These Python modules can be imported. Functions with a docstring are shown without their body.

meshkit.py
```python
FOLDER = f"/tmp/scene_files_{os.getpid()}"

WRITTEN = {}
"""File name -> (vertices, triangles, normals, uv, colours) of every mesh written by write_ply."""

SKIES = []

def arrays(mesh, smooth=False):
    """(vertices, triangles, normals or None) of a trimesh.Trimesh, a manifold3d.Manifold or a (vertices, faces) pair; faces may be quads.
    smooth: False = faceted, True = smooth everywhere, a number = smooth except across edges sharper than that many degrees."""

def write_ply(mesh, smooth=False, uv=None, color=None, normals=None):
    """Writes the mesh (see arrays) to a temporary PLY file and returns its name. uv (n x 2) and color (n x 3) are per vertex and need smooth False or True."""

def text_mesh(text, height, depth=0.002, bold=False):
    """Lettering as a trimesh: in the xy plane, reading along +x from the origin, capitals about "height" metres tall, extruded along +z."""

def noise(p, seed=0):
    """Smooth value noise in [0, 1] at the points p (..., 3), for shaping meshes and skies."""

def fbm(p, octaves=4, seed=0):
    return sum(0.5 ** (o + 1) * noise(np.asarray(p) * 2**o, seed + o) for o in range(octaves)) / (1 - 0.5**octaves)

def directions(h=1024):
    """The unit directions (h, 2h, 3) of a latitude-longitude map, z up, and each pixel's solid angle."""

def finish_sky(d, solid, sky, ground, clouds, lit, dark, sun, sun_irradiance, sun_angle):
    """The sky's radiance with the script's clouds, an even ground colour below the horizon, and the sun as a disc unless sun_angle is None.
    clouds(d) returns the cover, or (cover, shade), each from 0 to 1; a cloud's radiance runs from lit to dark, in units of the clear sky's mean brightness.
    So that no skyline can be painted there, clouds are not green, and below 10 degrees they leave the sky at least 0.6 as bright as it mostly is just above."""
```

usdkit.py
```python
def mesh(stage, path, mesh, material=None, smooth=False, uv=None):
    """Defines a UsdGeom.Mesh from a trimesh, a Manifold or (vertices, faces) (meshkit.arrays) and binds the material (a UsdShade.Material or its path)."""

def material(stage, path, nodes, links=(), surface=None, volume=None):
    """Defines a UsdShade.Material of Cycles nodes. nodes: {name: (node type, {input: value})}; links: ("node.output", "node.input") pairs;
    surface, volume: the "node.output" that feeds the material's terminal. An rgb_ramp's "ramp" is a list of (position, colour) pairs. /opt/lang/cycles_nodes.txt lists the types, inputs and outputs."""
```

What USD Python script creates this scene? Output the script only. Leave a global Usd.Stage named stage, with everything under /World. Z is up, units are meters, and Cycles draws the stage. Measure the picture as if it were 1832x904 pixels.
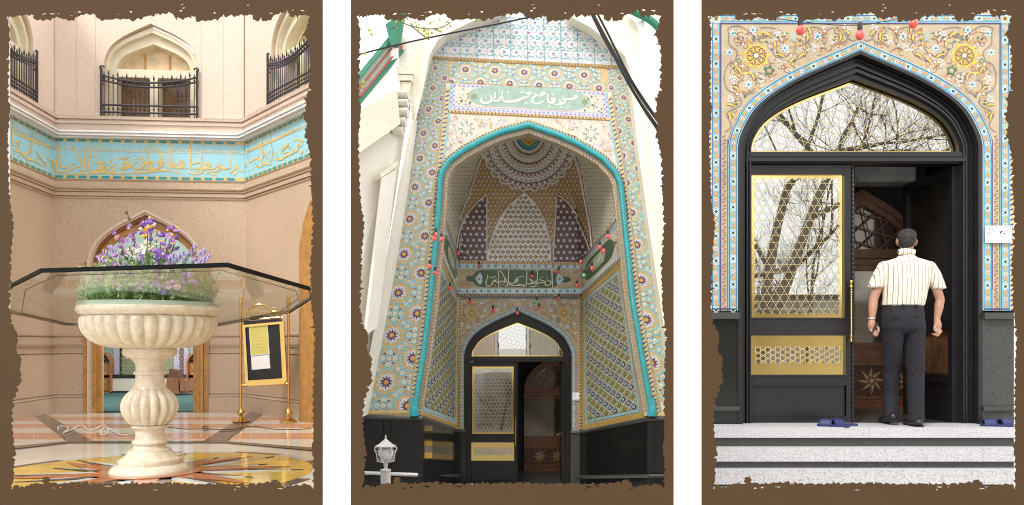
import math, random
import numpy as np, trimesh
import manifold3d as m3
import usdkit
from pxr import Usd, UsdGeom, UsdLux, UsdShade, Gf, Sdf, Vt
from shapely.geometry import Polygon, LineString, MultiPolygon, Point, box
from shapely import affinity

stage = Usd.Stage.CreateInMemory()
UsdGeom.SetStageUpAxis(stage, 'Z'); UsdGeom.SetStageMetersPerUnit(stage, 1.0)
UsdGeom.Xform.Define(stage, '/World'); UsdGeom.Scope.Define(stage, '/World/Looks')
# ------------------------------------------------------------------ camera, sky, sun, exposure
F, CX, CY, EYE = 1500.0, 916.0, 615.0, 0.782          # lens in picture units, horizon row, eye height
cam = UsdGeom.Camera.Define(stage, '/World/camera')
cam.AddTranslateOp().Set(Gf.Vec3d(0, 0, EYE)); cam.AddRotateXOp().Set(90.0)
cam.CreateHorizontalApertureAttr(36.0); cam.CreateVerticalApertureAttr(36.0 * 904 / 1832)
cam.CreateFocalLengthAttr(36.0 * F / 1832); cam.CreateVerticalApertureOffsetAttr(163.0 / 1832 * 36.0)
cam.CreateHorizontalApertureOffsetAttr(0.0)
cam.CreateClippingRangeAttr(Gf.Vec2f(0.05, 5000)); cam.CreateExposureAttr(0.55)
SUN = np.array([-0.42, -0.62, 0.80]); SUN /= np.linalg.norm(SUN)
sun_elev, sun_rot = math.asin(SUN[2]), math.atan2(SUN[0], SUN[1])
usdkit.material(stage, '/World/Looks/sky_look', {
    'sky': ('sky_texture', {'sky_type': 'single_scattering', 'sun_disc': False, 'sun_elevation': sun_elev, 'sun_rotation': sun_rot, 'aerosol_density': 2.0}),
    'tc': ('texture_coordinate', {}), 'n': ('noise_texture', {'scale': 2.2, 'detail': 5.0, 'roughness': 0.55}),
    'r': ('rgb_ramp', {'ramp': [(0.3, (0.72, 0.72, 0.72)), (0.6, (0.97, 0.97, 0.97))]}),
    'm': ('mix_color', {'b': (13.0, 12.9, 12.7), 'use_clamp': False}),
    'bg': ('background_shader', {'strength': 0.11})},
    [('tc.generated', 'n.vector'), ('n.fac', 'r.fac'), ('r.color', 'm.fac'), ('sky.color', 'm.a'), ('m.result', 'bg.color')], surface='bg.background')
dome = UsdLux.DomeLight.Define(stage, '/World/sky')
UsdShade.MaterialBindingAPI.Apply(dome.GetPrim()).Bind(UsdShade.Material.Get(stage, '/World/Looks/sky_look'))
sun = UsdLux.DistantLight.Define(stage, '/World/sun')
sun.CreateNormalizeAttr(True); sun.CreateIntensityAttr(0.4); sun.CreateAngleAttr(14.0); sun.CreateColorAttr(Gf.Vec3f(1.0, 0.95, 0.87))
zx = SUN; xx = np.cross([0, 0, 1], zx); xx /= np.linalg.norm(xx); yx = np.cross(zx, xx)
sun.AddTransformOp().Set(Gf.Matrix4d(*xx, 0, *yx, 0, *zx, 0, 0, 0, 0, 1))
rng = np.random.default_rng(7); random.seed(7)

# ------------------------------------------------------------------ helpers
USED = {}
def numbered(parent, name):
    k = (parent, name); n = USED.get(k, 0); USED[k] = n + 1
    return name if n == 0 else f'{name}_{n:03d}'
def tag(o, label=None, cat=None, group=None, kind=None):
    p = o.GetPrim() if hasattr(o, 'GetPrim') else o
    for k, v in (('label', label), ('category', cat), ('group', group), ('kind', kind)):
        if v: p.SetCustomDataByKey(k, v)
    return p
MATS = {}
def obj(name, mesh, mat, parent=None, label=None, cat=None, group=None, kind=None, smooth=False):
    base = str(parent.GetPath()) if parent is not None else '/World'
    p = usdkit.mesh(stage, f'{base}/{numbered(base, name)}', mesh, MATS[mat], smooth=smooth).GetPrim()
    return tag(p, label, cat, group, kind)
def thing(name, label=None, cat=None, loc=(0, 0, 0), group=None, kind=None, rz=0, scale=None, parent=None):
    base = str(parent.GetPath()) if parent is not None else '/World'
    x = UsdGeom.Xform.Define(stage, f'{base}/{numbered(base, name)}')
    x.AddTranslateOp().Set(Gf.Vec3d(*map(float, loc)))
    if rz: x.AddRotateZOp().Set(float(rz))
    if scale is not None: x.AddScaleOp().Set(Gf.Vec3f(*map(float, scale)))
    return tag(x, label, cat, group, kind)
def copy_of(src, name, loc, label, cat, group=None, scale=None, rot=None):
    x = UsdGeom.Xform.Define(stage, f'/World/{numbered("/World", name)}')
    p = x.GetPrim(); p.GetReferences().AddInternalReference(src.GetPath()); p.SetInstanceable(True)
    x.ClearXformOpOrder()
    m = Gf.Matrix4d(1)
    if scale is not None: m = m * Gf.Matrix4d().SetScale(Gf.Vec3d(*map(float, scale)))
    if rot is not None: m = m * Gf.Matrix4d().SetRotate(Gf.Rotation(Gf.Vec3d(*map(float, rot[0])), float(rot[1])))
    m = m * Gf.Matrix4d().SetTranslate(Gf.Vec3d(*map(float, loc)))
    x.MakeMatrixXform().Set(m)
    return tag(p, label, cat, group)
def mat(name, rgb, rough=0.5, metal=0.0, var=0.12, scale=6.0, bump=0.0, bscale=60.0, spec=0.5, coat=0.0, **kw):
    c = np.array(rgb, float)
    nodes = {'g': ('geometry', {}), 'n': ('noise_texture', {'scale': scale, 'detail': 5.0, 'roughness': 0.6}),
             'r': ('rgb_ramp', {'ramp': [(0.3, tuple(c * (1 - var))), (0.7, tuple(np.minimum(c * (1 + var), 1)))]}),
             'p': ('principled_bsdf', {'roughness': rough, 'metallic': metal, 'specular_ior_level': spec, 'coat_weight': coat, **kw})}
    links = [('g.position', 'n.vector'), ('n.fac', 'r.fac'), ('r.color', 'p.base_color')]
    if bump:
        nodes['n2'] = ('noise_texture', {'scale': bscale, 'detail': 4.0}); nodes['b'] = ('bump', {'strength': bump, 'distance': 0.01})
        links += [('g.position', 'n2.vector'), ('n2.fac', 'b.height'), ('b.normal', 'p.normal')]
    MATS[name] = usdkit.material(stage, f'/World/Looks/{name}', nodes, links, surface='p.BSDF')
def speckle(name, base, dots, scale, rough=0.35, amount=0.5, big=None):
    """polished stone: fine grains of other tones scattered through a base"""
    nodes = {'g': ('geometry', {}), 'n': ('noise_texture', {'scale': scale, 'detail': 3.0, 'roughness': 0.8}), 'l': ('noise_texture', {'scale': 1.3, 'detail': 4.0}),
             'r': ('rgb_ramp', {'ramp': [(0.5 - amount * 0.35, dots), (0.5, base), (0.72, tuple(min(1, x * 1.12) for x in base))]}),
             'm': ('mix_color', {'blend_type': 'multiply', 'fac': 0.35}), 'lr': ('rgb_ramp', {'ramp': [(0.3, (0.78, 0.76, 0.74)), (0.7, (1, 1, 1))]}),
             'p': ('principled_bsdf', {'roughness': rough})}
    MATS[name] = usdkit.material(stage, f'/World/Looks/{name}', nodes,
        [('g.position', 'n.vector'), ('g.position', 'l.vector'), ('n.fac', 'r.fac'), ('l.fac', 'lr.fac'), ('r.color', 'm.a'), ('lr.color', 'm.b'), ('m.result', 'p.base_color')], surface='p.BSDF')

def P(px, py, d):
    return np.array([(px - CX) / F * d, d, EYE + (CY - py) / F * d])
def hgt(py, d): return EYE + (CY - py) / F * d
def tm(v, f): return trimesh.Trimesh(np.asarray(v, float), np.asarray(f, int), process=False)
def cat(ms): return trimesh.util.concatenate([m for m in ms if m is not None])
def to_tm(m):
    mm = m.to_mesh(); return trimesh.Trimesh(np.array(mm.vert_properties[:, :3]), np.array(mm.tri_verts), process=False)

class Pl:
    """an upright plane through two points of the ground plan; pieces on it are outlined and given thickness"""
    def __init__(s, a, b):
        s.o = np.array([a[0], a[1], 0.0]); t = np.array([b[0] - a[0], b[1] - a[1], 0.0]); s.L = np.linalg.norm(t); s.t = t / s.L
        s.n = np.cross(s.t, [0, 0, 1.0])
    def loc(s, pts):
        pts = np.asarray(pts, float).reshape(-1, 2)
        dx, dz = (pts[:, 0] - CX) / F, (CY - pts[:, 1]) / F
        d = (s.o @ s.n) / (dx * s.n[0] + s.n[1])
        p = np.stack([dx * d, d, EYE + dz * d], 1)
        return np.stack([(p - s.o) @ s.t, p[:, 2]], 1)
    def w(s, sz, out):
        sz = np.asarray(sz, float).reshape(-1, 2)
        return s.o + sz[:, :1] * s.t + np.outer(np.broadcast_to(out, len(sz)), s.n) + np.outer(sz[:, 1], [0, 0, 1.0])
    def px(s, pts, out): return s.w(s.loc(pts), out)
    def ext_l(s, pts, a, b, holes=()):
        cs = m3.CrossSection([np.asarray(c, float).reshape(-1, 2) for c in (pts, *holes)], m3.FillRule.EvenOdd)
        t = to_tm(m3.Manifold.extrude(cs, b - a)); v = np.array(t.vertices)
        return tm(s.w(v[:, :2], v[:, 2] + a), t.faces)
    def ext(s, pts, a, b, holes=()):
        return s.ext_l(s.loc(pts), a, b, [s.loc(h) for h in holes])
    def rect(s, x0, y0, x1, y1, a, b): return s.ext([(x0, y0), (x1, y0), (x1, y1), (x0, y1)], a, b)
def front(d): return Pl((-10, d), (10, d))

def geom_polys(g):
    if g.is_empty: return []
    if g.geom_type == 'Polygon': return [g]
    return [x for q in getattr(g, 'geoms', []) for x in geom_polys(q)]
class Bucket:
    """flat glazed or inlaid pieces on one surface, joined per colour"""
    def __init__(s, fmap, relief=1.0): s.f, s.d, s.c, s.seen, s.k = fmap, {}, 0, set(), relief
    def tri(s, key, v, f, out):
        L = s.d.setdefault(key, [[], [], [], 0]); v = np.asarray(v, float)
        L[0].append(v); L[1].append(np.asarray(f, int) + L[3]); L[2].append(np.broadcast_to(out, len(v))); L[3] += len(v)
    def fan(s, key, pts, out):
        pts = np.asarray(pts, float); k_ = (key, len(pts), *np.round(pts.mean(0), 2), round(float(np.ptp(pts[:, 0])), 2))
        if k_ in s.seen: return
        s.seen.add(k_); n = len(pts); v = np.vstack([pts, pts.mean(0)])
        i = np.arange(n); s.tri(key, v, np.stack([i, (i + 1) % n, np.full(n, n)], 1), out)
    def poly(s, key, g, out):
        for q in geom_polys(g):
            rings = [np.array(q.exterior.coords)[:-1]] + [np.array(r.coords)[:-1] for r in q.interiors]
            rings = orient(rings); s.tri(key, np.vstack(rings), m3.triangulate(rings), out)
    def line(s, key, pts, w, out, taper=False, closed=False):
        s.c = (s.c + 1) % 8; out = out + s.c * .00028      # crossing strokes must not share a plane
        pts = np.asarray(pts, float)
        if closed: pts = np.vstack([pts, pts[:1]])
        t = np.gradient(pts, axis=0); t /= np.maximum(np.linalg.norm(t, axis=1, keepdims=True), 1e-9); nn = np.stack([-t[:, 1], t[:, 0]], 1)
        ww = np.full(len(pts), w / 2.0)
        if taper: ww = ww * (0.3 + 0.9 * np.sin(np.linspace(0.1, math.pi - 0.1, len(pts))))
        v = np.vstack([pts + nn * ww[:, None], pts - nn * ww[:, None]]); n = len(pts); i = np.arange(n - 1)
        s.tri(key, v, np.vstack([np.stack([i, i + n, i + 1], 1), np.stack([i + 1, i + n, i + n + 1], 1)]), out + np.tile(np.linspace(0, .0009, n), 2))
    def cells(s, key, pts, centres, eu, ev, out):
        """one outline (unit cell) repeated at many centres; eu, ev = what a unit step means there"""
        pts = np.asarray(pts, float); n = len(pts); c = np.asarray(centres, float)
        if len(c) == 0: return
        q = np.vstack([pts, pts.mean(0)])
        eu, ev = np.broadcast_to(eu, c.shape), np.broadcast_to(ev, c.shape)
        v = (c[:, None] + q[None, :, :1] * eu[:, None] + q[None, :, 1:] * ev[:, None]).reshape(-1, 2)
        i = np.arange(n); f = np.stack([i, (i + 1) % n, np.full(n, n)], 1)
        s.tri(key, v, (f[None] + (np.arange(len(c)) * (n + 1))[:, None, None]).reshape(-1, 3), out)
    def mesh(s, key):
        L = s.d[key]; return tm(s.f(np.vstack(L[0]), np.concatenate(L[2]) * s.k), np.vstack(L[1]))
    def build(s, parent, names, kind='stuff'):
        for k in s.d:
            n, m = names[k] if k in names else (k, k)
            obj(n, s.mesh(k), m, parent, kind=kind)
def orient(rings):
    out = []
    for k, r in enumerate(rings):
        a = 0.5 * np.sum(r[:, 0] * np.roll(r[:, 1], -1) - np.roll(r[:, 0], -1) * r[:, 1])
        out.append(r if (a > 0) == (k == 0) else r[::-1])
    return out
def on(pl): return lambda p, o: pl.px(p, o)
def star(n, r1, r2, a0=0.0):
    a = a0 + np.arange(2 * n) * math.pi / n; r = np.where(np.arange(2 * n) % 2 == 0, r1, r2)
    return np.stack([r * np.sin(a), r * np.cos(a)], 1)
def ngon(n, r, a0=0.0):
    a = a0 + np.arange(n) * 2 * math.pi / n; return np.stack([r * np.sin(a), r * np.cos(a)], 1)
def spline(pts, n=40):
    from scipy.interpolate import PchipInterpolator, CubicSpline
    p = np.asarray(pts, float); t = np.concatenate([[0], np.cumsum(np.sqrt(np.linalg.norm(np.diff(p, axis=0), axis=1)) + 1e-6)])
    return CubicSpline(t, p)(np.linspace(0, t[-1], n))
def resample(p, n):
    p = np.asarray(p, float); t = np.concatenate([[0], np.cumsum(np.linalg.norm(np.diff(p, axis=0), axis=1))])
    u = np.linspace(0, t[-1], n); return np.stack([np.interp(u, t, p[:, k]) for k in range(p.shape[1])], 1)
ARCH = np.array([(-1, 0), (-.985, .11), (-.949, .22), (-.87, .39), (-.713, .566), (-.49, .728), (-.245, .867), (0, 1)])
def arch(cx, hw, spring, apex, bottom=None, n=18):
    l = spline(ARCH, n); l = np.stack([cx + l[:, 0] * hw, spring - l[:, 1] * (spring - apex)], 1)
    r = l[::-1][1:].copy(); r[:, 0] = 2 * cx - r[:, 0]
    a = np.vstack([l, r])
    return a if bottom is None else np.vstack([[(cx - hw, bottom)], a, [(cx + hw, bottom)]])
def tube(pts, r, n=8, closed=False, caps=True):
    p = np.asarray(pts, float); m = len(p)
    t = np.gradient(p, axis=0) if not closed else np.roll(p, -1, 0) - np.roll(p, 1, 0)
    t /= np.maximum(np.linalg.norm(t, axis=1, keepdims=True), 1e-9)
    ref = np.array([0, 0, 1.0]) if abs(t[0, 2]) < 0.9 else np.array([1.0, 0, 0])
    u = np.cross(t[0], ref); u /= np.linalg.norm(u); us = [u]
    for k in range(1, m):
        u = us[-1] - t[k] * (us[-1] @ t[k]); us.append(u / max(np.linalg.norm(u), 1e-9))
    us = np.array(us); vs = np.cross(t, us); a = np.arange(n) * 2 * math.pi / n
    rr = np.broadcast_to(r, m)[:, None, None]
    v = (p[:, None] + rr * (np.cos(a)[None, :, None] * us[:, None] + np.sin(a)[None, :, None] * vs[:, None])).reshape(-1, 3)
    f = []
    for k in range(m if closed else m - 1):
        k2 = (k + 1) % m
        for j in range(n):
            j2 = (j + 1) % n; f += [(k * n + j, k * n + j2, k2 * n + j2), (k * n + j, k2 * n + j2, k2 * n + j)]
    if not closed and caps:
        v = np.vstack([v, p[:1], p[-1:]]); c0, c1 = len(v) - 2, len(v) - 1
        for j in range(n):
            j2 = (j + 1) % n; f += [(c0, j2, j), (c1, (m - 1) * n + j, (m - 1) * n + j2)]
    return tm(v, f)
def lathe(prof, n=48, flute=None):
    """prof: (radius, height) from the foot up. flute(theta, k) scales the radius of ring k"""
    p = np.asarray(prof, float); a = np.arange(n) * 2 * math.pi / n
    v = []
    for k, (r, z) in enumerate(p):
        rr = r * (flute(a, k) if flute else 1.0)
        v.append(np.stack([rr * np.cos(a), rr * np.sin(a), np.full(n, z)], 1))
    v = np.vstack(v); f = []
    for k in range(len(p) - 1):
        j = np.arange(n); j2 = (j + 1) % n
        f += [np.stack([k * n + j, k * n + j2, (k + 1) * n + j2], 1), np.stack([k * n + j, (k + 1) * n + j2, (k + 1) * n + j], 1)]
    return tm(v, np.vstack(f))
def boxm(lo, hi):
    lo, hi = np.asarray(lo, float), np.asarray(hi, float)
    b = trimesh.creation.box(hi - lo); b.apply_translation((lo + hi) / 2); return tm(b.vertices, b.faces)
def quad3(p00, p10, p11, p01, th=0.04):
    """a slab on four corners (front face) with thickness towards the back"""
    q = np.array([p00, p10, p11, p01], float); n = np.cross(q[1] - q[0], q[3] - q[0]); n /= np.linalg.norm(n)
    v = np.vstack([q, q - n * th]); f = [(0, 1, 2), (0, 2, 3), (4, 6, 5), (4, 7, 6)]
    for k in range(4):
        k2 = (k + 1) % 4; f += [(k, k + 4, k2 + 4), (k, k2 + 4, k2)]
    return tm(v, f)
def move(m, off):
    m = m.copy(); m.apply_translation(off); return m
def sweep(path, prof, closed_prof=True):
    """a moulding: prof (out, z) dragged along a plan path (left to right), mitred; out is towards the room"""
    p = np.asarray(path, float); d = np.diff(p, axis=0); d /= np.linalg.norm(d, axis=1, keepdims=True); nrm = np.stack([d[:, 1], -d[:, 0]], 1)
    off = []
    for k in range(len(p)):
        if k == 0: off.append(nrm[0])
        elif k == len(p) - 1: off.append(nrm[-1])
        else:
            b = nrm[k - 1] + nrm[k]; off.append(b / (b @ nrm[k]))
    off = np.array(off); prof = np.asarray(prof, float); n = len(prof)
    v = np.vstack([np.column_stack([p[k] + np.outer(prof[:, 0], off[k]), prof[:, 1]]) for k in range(len(p))]); f = []
    for k in range(len(p) - 1):
        for j in range(n):
            j2 = (j + 1) % n; f += [(k * n + j, (k + 1) * n + j, (k + 1) * n + j2), (k * n + j, (k + 1) * n + j2, k * n + j2)]
    return tm(v, f)

# ------------------------------------------------------------------ materials
speckle('pink_granite', (0.63, 0.49, 0.365), (0.36, 0.25, 0.175), 105, 0.42, 0.36)
speckle('pale_granite', (0.74, 0.62, 0.53), (0.54, 0.41, 0.34), 100, 0.42, 0.36)
speckle('terrazzo', (0.53, 0.53, 0.555), (0.24, 0.24, 0.26), 80, 0.55, 0.45)
speckle('black_granite', (0.010, 0.0105, 0.0105), (0.005, 0.005, 0.005), 90, 0.10, 0.5)
speckle('grey_granite', (0.055, 0.057, 0.055), (0.025, 0.026, 0.025), 60, 0.30, 0.5)
speckle('cream_marble', (0.74, 0.67, 0.56), (0.68, 0.58, 0.46), 18, 0.12, 0.3)
mat('wall_white', (0.86, 0.86, 0.86), 0.75, var=0.01); mat('board_brown', (0.057, 0.0270, 0.0060), 0.85, var=0.03, scale=3)
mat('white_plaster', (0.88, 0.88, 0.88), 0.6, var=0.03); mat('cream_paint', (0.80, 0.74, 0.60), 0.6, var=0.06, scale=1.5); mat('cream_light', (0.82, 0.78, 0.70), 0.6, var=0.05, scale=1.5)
mat('window_cream', (0.72, 0.66, 0.50), 0.45, var=0.05); mat('iron', (0.030, 0.024, 0.032), 0.35, var=0.2); mat('wood_gold', (0.46, 0.24, 0.07), 0.30, var=0.25, scale=14)
mat('wood_brown', (0.22, 0.085, 0.035), 0.35, var=0.3, scale=12); mat('wood_dark', (0.10, 0.035, 0.015), 0.35, var=0.3, scale=12); mat('wood_orange', (0.40, 0.15, 0.04), 0.35, var=0.25, scale=20)
mat('amber_dark', (0.16, 0.085, 0.04), 0.08, var=0.5, scale=9); mat('brass', (0.66, 0.43, 0.14), 0.18, metal=1.0, var=0.08); mat('gold_sheet', (0.86, 0.66, 0.26), 0.12, metal=1.0, var=0.06, scale=2)
mat('mirror', (0.47, 0.48, 0.48), 0.0, metal=1.0, var=0.02); mat('gilt', (0.72, 0.60, 0.32), 0.35, metal=0.6, var=0.1)
mat('marble_white', (0.78, 0.74, 0.66), 0.10, var=0.06, scale=3, spec=0.28); mat('marble_pink', (0.62, 0.33, 0.20), 0.12, var=0.15, scale=5, spec=0.28); mat('marble_dark', (0.085, 0.055, 0.042), 0.10, var=0.3, scale=9, spec=0.28)
mat('marble_yellow', (0.62, 0.42, 0.09), 0.10, var=0.18, scale=7, spec=0.28); mat('marble_terra', (0.38, 0.14, 0.06), 0.10, var=0.2, scale=7, spec=0.28); mat('marble_blue', (0.60, 0.68, 0.74), 0.1, var=0.1); mat('marble_black', (0.03, 0.033, 0.035), 0.08)
mat('sky_blue_tile', (0.34, 0.67, 0.80), 0.35, var=0.06, scale=2); mat('teal_tile', (0.02, 0.32, 0.42), 0.3); mat('gold_paint', (0.78, 0.55, 0.17), 0.35, var=0.12, scale=20); mat('gold_pale', (0.72, 0.60, 0.30), 0.4)
mat('carpet_teal', (0.05, 0.115, 0.11), 0.95, var=0.12, scale=3); mat('black_felt', (0.012, 0.012, 0.013), 0.6); mat('paper', (0.85, 0.86, 0.90), 0.7, var=0.01); mat('paper_yellow', (0.66, 0.62, 0.16), 0.7, var=0.03)
mat('leaf_green', (0.12, 0.20, 0.06), 0.55, var=0.35, scale=30); mat('leaf_pale', (0.30, 0.42, 0.16), 0.55, var=0.3, scale=20); mat('leaf_lime', (0.42, 0.50, 0.05), 0.5, var=0.3, scale=12, transmission_weight=0.0)
mat('violet', (0.28, 0.15, 0.50), 0.6, var=0.3, scale=40); mat('mauve', (0.48, 0.27, 0.54), 0.6, var=0.3, scale=40); mat('lilac', (0.42, 0.33, 0.64), 0.6, var=0.3, scale=40); mat('petal_white', (0.85, 0.83, 0.78), 0.6); mat('petal_yellow', (0.85, 0.52, 0.08), 0.6)
mat('cable_white', (0.8, 0.79, 0.76), 0.5); mat('cable_black', (0.012, 0.012, 0.013), 0.5)
for n, c in dict(tan_tile=(0.60, 0.42, 0.195), tan_pale=(0.45, 0.37, 0.25), cream_tile=(0.60, 0.545, 0.45), cyan_tile=(0.25, 0.53, 0.60), band_tile=(0.13, 0.45, 0.60), cyan_pale=(0.42, 0.62, 0.70), turquoise=(0.03, 0.30, 0.33), navy_tile=(0.035, 0.03, 0.15), purple_tile=(0.085, 0.04, 0.13),
                 yellow_tile=(0.66, 0.46, 0.07), white_tile=(0.72, 0.71, 0.70), grey_tile=(0.57, 0.58, 0.60), brown_tile=(0.13, 0.06, 0.05), green_tile=(0.07, 0.16, 0.06), olive_tile=(0.24, 0.28, 0.15), orange_tile=(0.58, 0.27, 0.09),
                 red_tile=(0.42, 0.06, 0.05), gold_tile=(0.47, 0.31, 0.09), sage_tile=(0.30, 0.42, 0.36), deep_green=(0.035, 0.085, 0.035), blue_tile=(0.05, 0.22, 0.45), lavender_tile=(0.50, 0.46, 0.62), letter_cream=(0.82, 0.76, 0.58), black_tile=(0.015, 0.014, 0.02)).items():
    mat(n, c, 0.22, var=0.14, scale=9, bump=0.12, bscale=25)
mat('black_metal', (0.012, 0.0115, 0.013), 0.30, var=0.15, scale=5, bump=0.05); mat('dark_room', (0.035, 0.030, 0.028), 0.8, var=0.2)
mat('dark_glass', (0.02, 0.018, 0.016), 0.05); mat('steel', (0.55, 0.56, 0.57), 0.3, metal=0.8); mat('plastic_grey', (0.35, 0.36, 0.36), 0.5)
mat('bulb_red', (0.75, 0.09, 0.07), 0.12, coat=0.5); mat('bulb_green', (0.10, 0.45, 0.30), 0.12, coat=0.5); mat('socket', (0.02, 0.02, 0.02), 0.5)
mat('skin', (0.42, 0.22, 0.15), 0.5, var=0.1, scale=14); mat('hair', (0.022, 0.020, 0.020), 0.6, var=0.6, scale=60, bump=0.5, bscale=160); mat('trousers', (0.009, 0.009, 0.015), 0.85, var=0.25, scale=9, bump=0.35, bscale=14); mat('leather', (0.015, 0.014, 0.014), 0.35)
mat('slipper_blue', (0.018, 0.028, 0.115), 0.5, var=0.15); mat('lamp_white', (0.62, 0.60, 0.60), 0.45, var=0.12, scale=30); mat('globe', (0.80, 0.80, 0.80), 0.2, var=0.02)
mat('roof_green', (0.02, 0.17, 0.10), 0.5); mat('truss_red', (0.42, 0.10, 0.07), 0.5); mat('truss_sage', (0.28, 0.36, 0.30), 0.5)
mat('asphalt', (0.10, 0.10, 0.10), 0.9, var=0.2, scale=2); mat('paving', (0.42, 0.40, 0.37), 0.8, var=0.12, scale=1.2); mat('bark', (0.15, 0.12, 0.085), 0.9, var=0.4, scale=8, bump=0.6, bscale=12); mat('stucco', (0.40, 0.36, 0.30), 0.8, var=0.15)
g = {'g': ('geometry', {}), 'tr': ('transparent_bsdf', {'color': (0.93, 0.97, 0.94)}), 'gl': ('glossy_bsdf', {'color': (1, 1, 1), 'roughness': 0.0}), 'fr': ('fresnel', {'IOR': 1.16}), 'm': ('mix_closure', {'fac': 0.27})}
MATS['clear_glass'] = usdkit.material(stage, '/World/Looks/clear_glass', g, [('tr.BSDF', 'm.closure1'), ('gl.BSDF', 'm.closure2')], surface='m.closure')
g = dict(g); g['tr'] = ('transparent_bsdf', {'color': (0.78, 0.90, 0.84)}); g['df'] = ('diffuse_bsdf', {'color': (0.76, 0.84, 0.79)}); g['m2'] = ('mix_closure', {'fac': 0.35})
MATS['mint_glass'] = usdkit.material(stage, '/World/Looks/mint_glass', g, [('fr.fac', 'm.fac'), ('tr.BSDF', 'm2.closure1'), ('df.BSDF', 'm2.closure2'), ('m2.closure', 'm.closure1'), ('gl.BSDF', 'm.closure2')], surface='m.closure')
mat('glass_edge', (0.004, 0.006, 0.006), 0.5, spec=0.1)
mat('mirror_dim', (0.16, 0.14, 0.12), 0.06, metal=0.6, var=0.4, scale=3); mat('amber_pale', (0.60, 0.46, 0.28), 0.10, var=0.35, scale=5)
# striped shirt cloth: thin grey-brown lines on cream
MATS['shirt'] = usdkit.material(stage, '/World/Looks/shirt', {
    'tc': ('geometry', {}), 'w': ('wave_texture', {'wave_type': 'bands', 'bands_direction': 'x', 'scale': 9.2, 'distortion': 0.25, 'detail': 1.0, 'detail_scale': 1.0}),
    'r': ('rgb_ramp', {'ramp': [(0.0, (0.16, 0.14, 0.15)), (0.025, (0.26, 0.22, 0.21)), (0.08, (0.70, 0.66, 0.56)), (0.5, (0.78, 0.73, 0.63)), (0.9, (0.80, 0.76, 0.66)), (1.0, (0.66, 0.56, 0.42))]}),
    'n': ('noise_texture', {'scale': 16.0, 'detail': 3.0}), 'b': ('bump', {'strength': 0.5, 'distance': 0.02}), 'p': ('principled_bsdf', {'roughness': 0.85})},
    [('tc.position', 'w.vector'), ('w.fac', 'r.fac'), ('r.color', 'p.base_color'), ('tc.position', 'n.vector'), ('n.fac', 'b.height'), ('b.normal', 'p.normal')], surface='p.BSDF')

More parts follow.
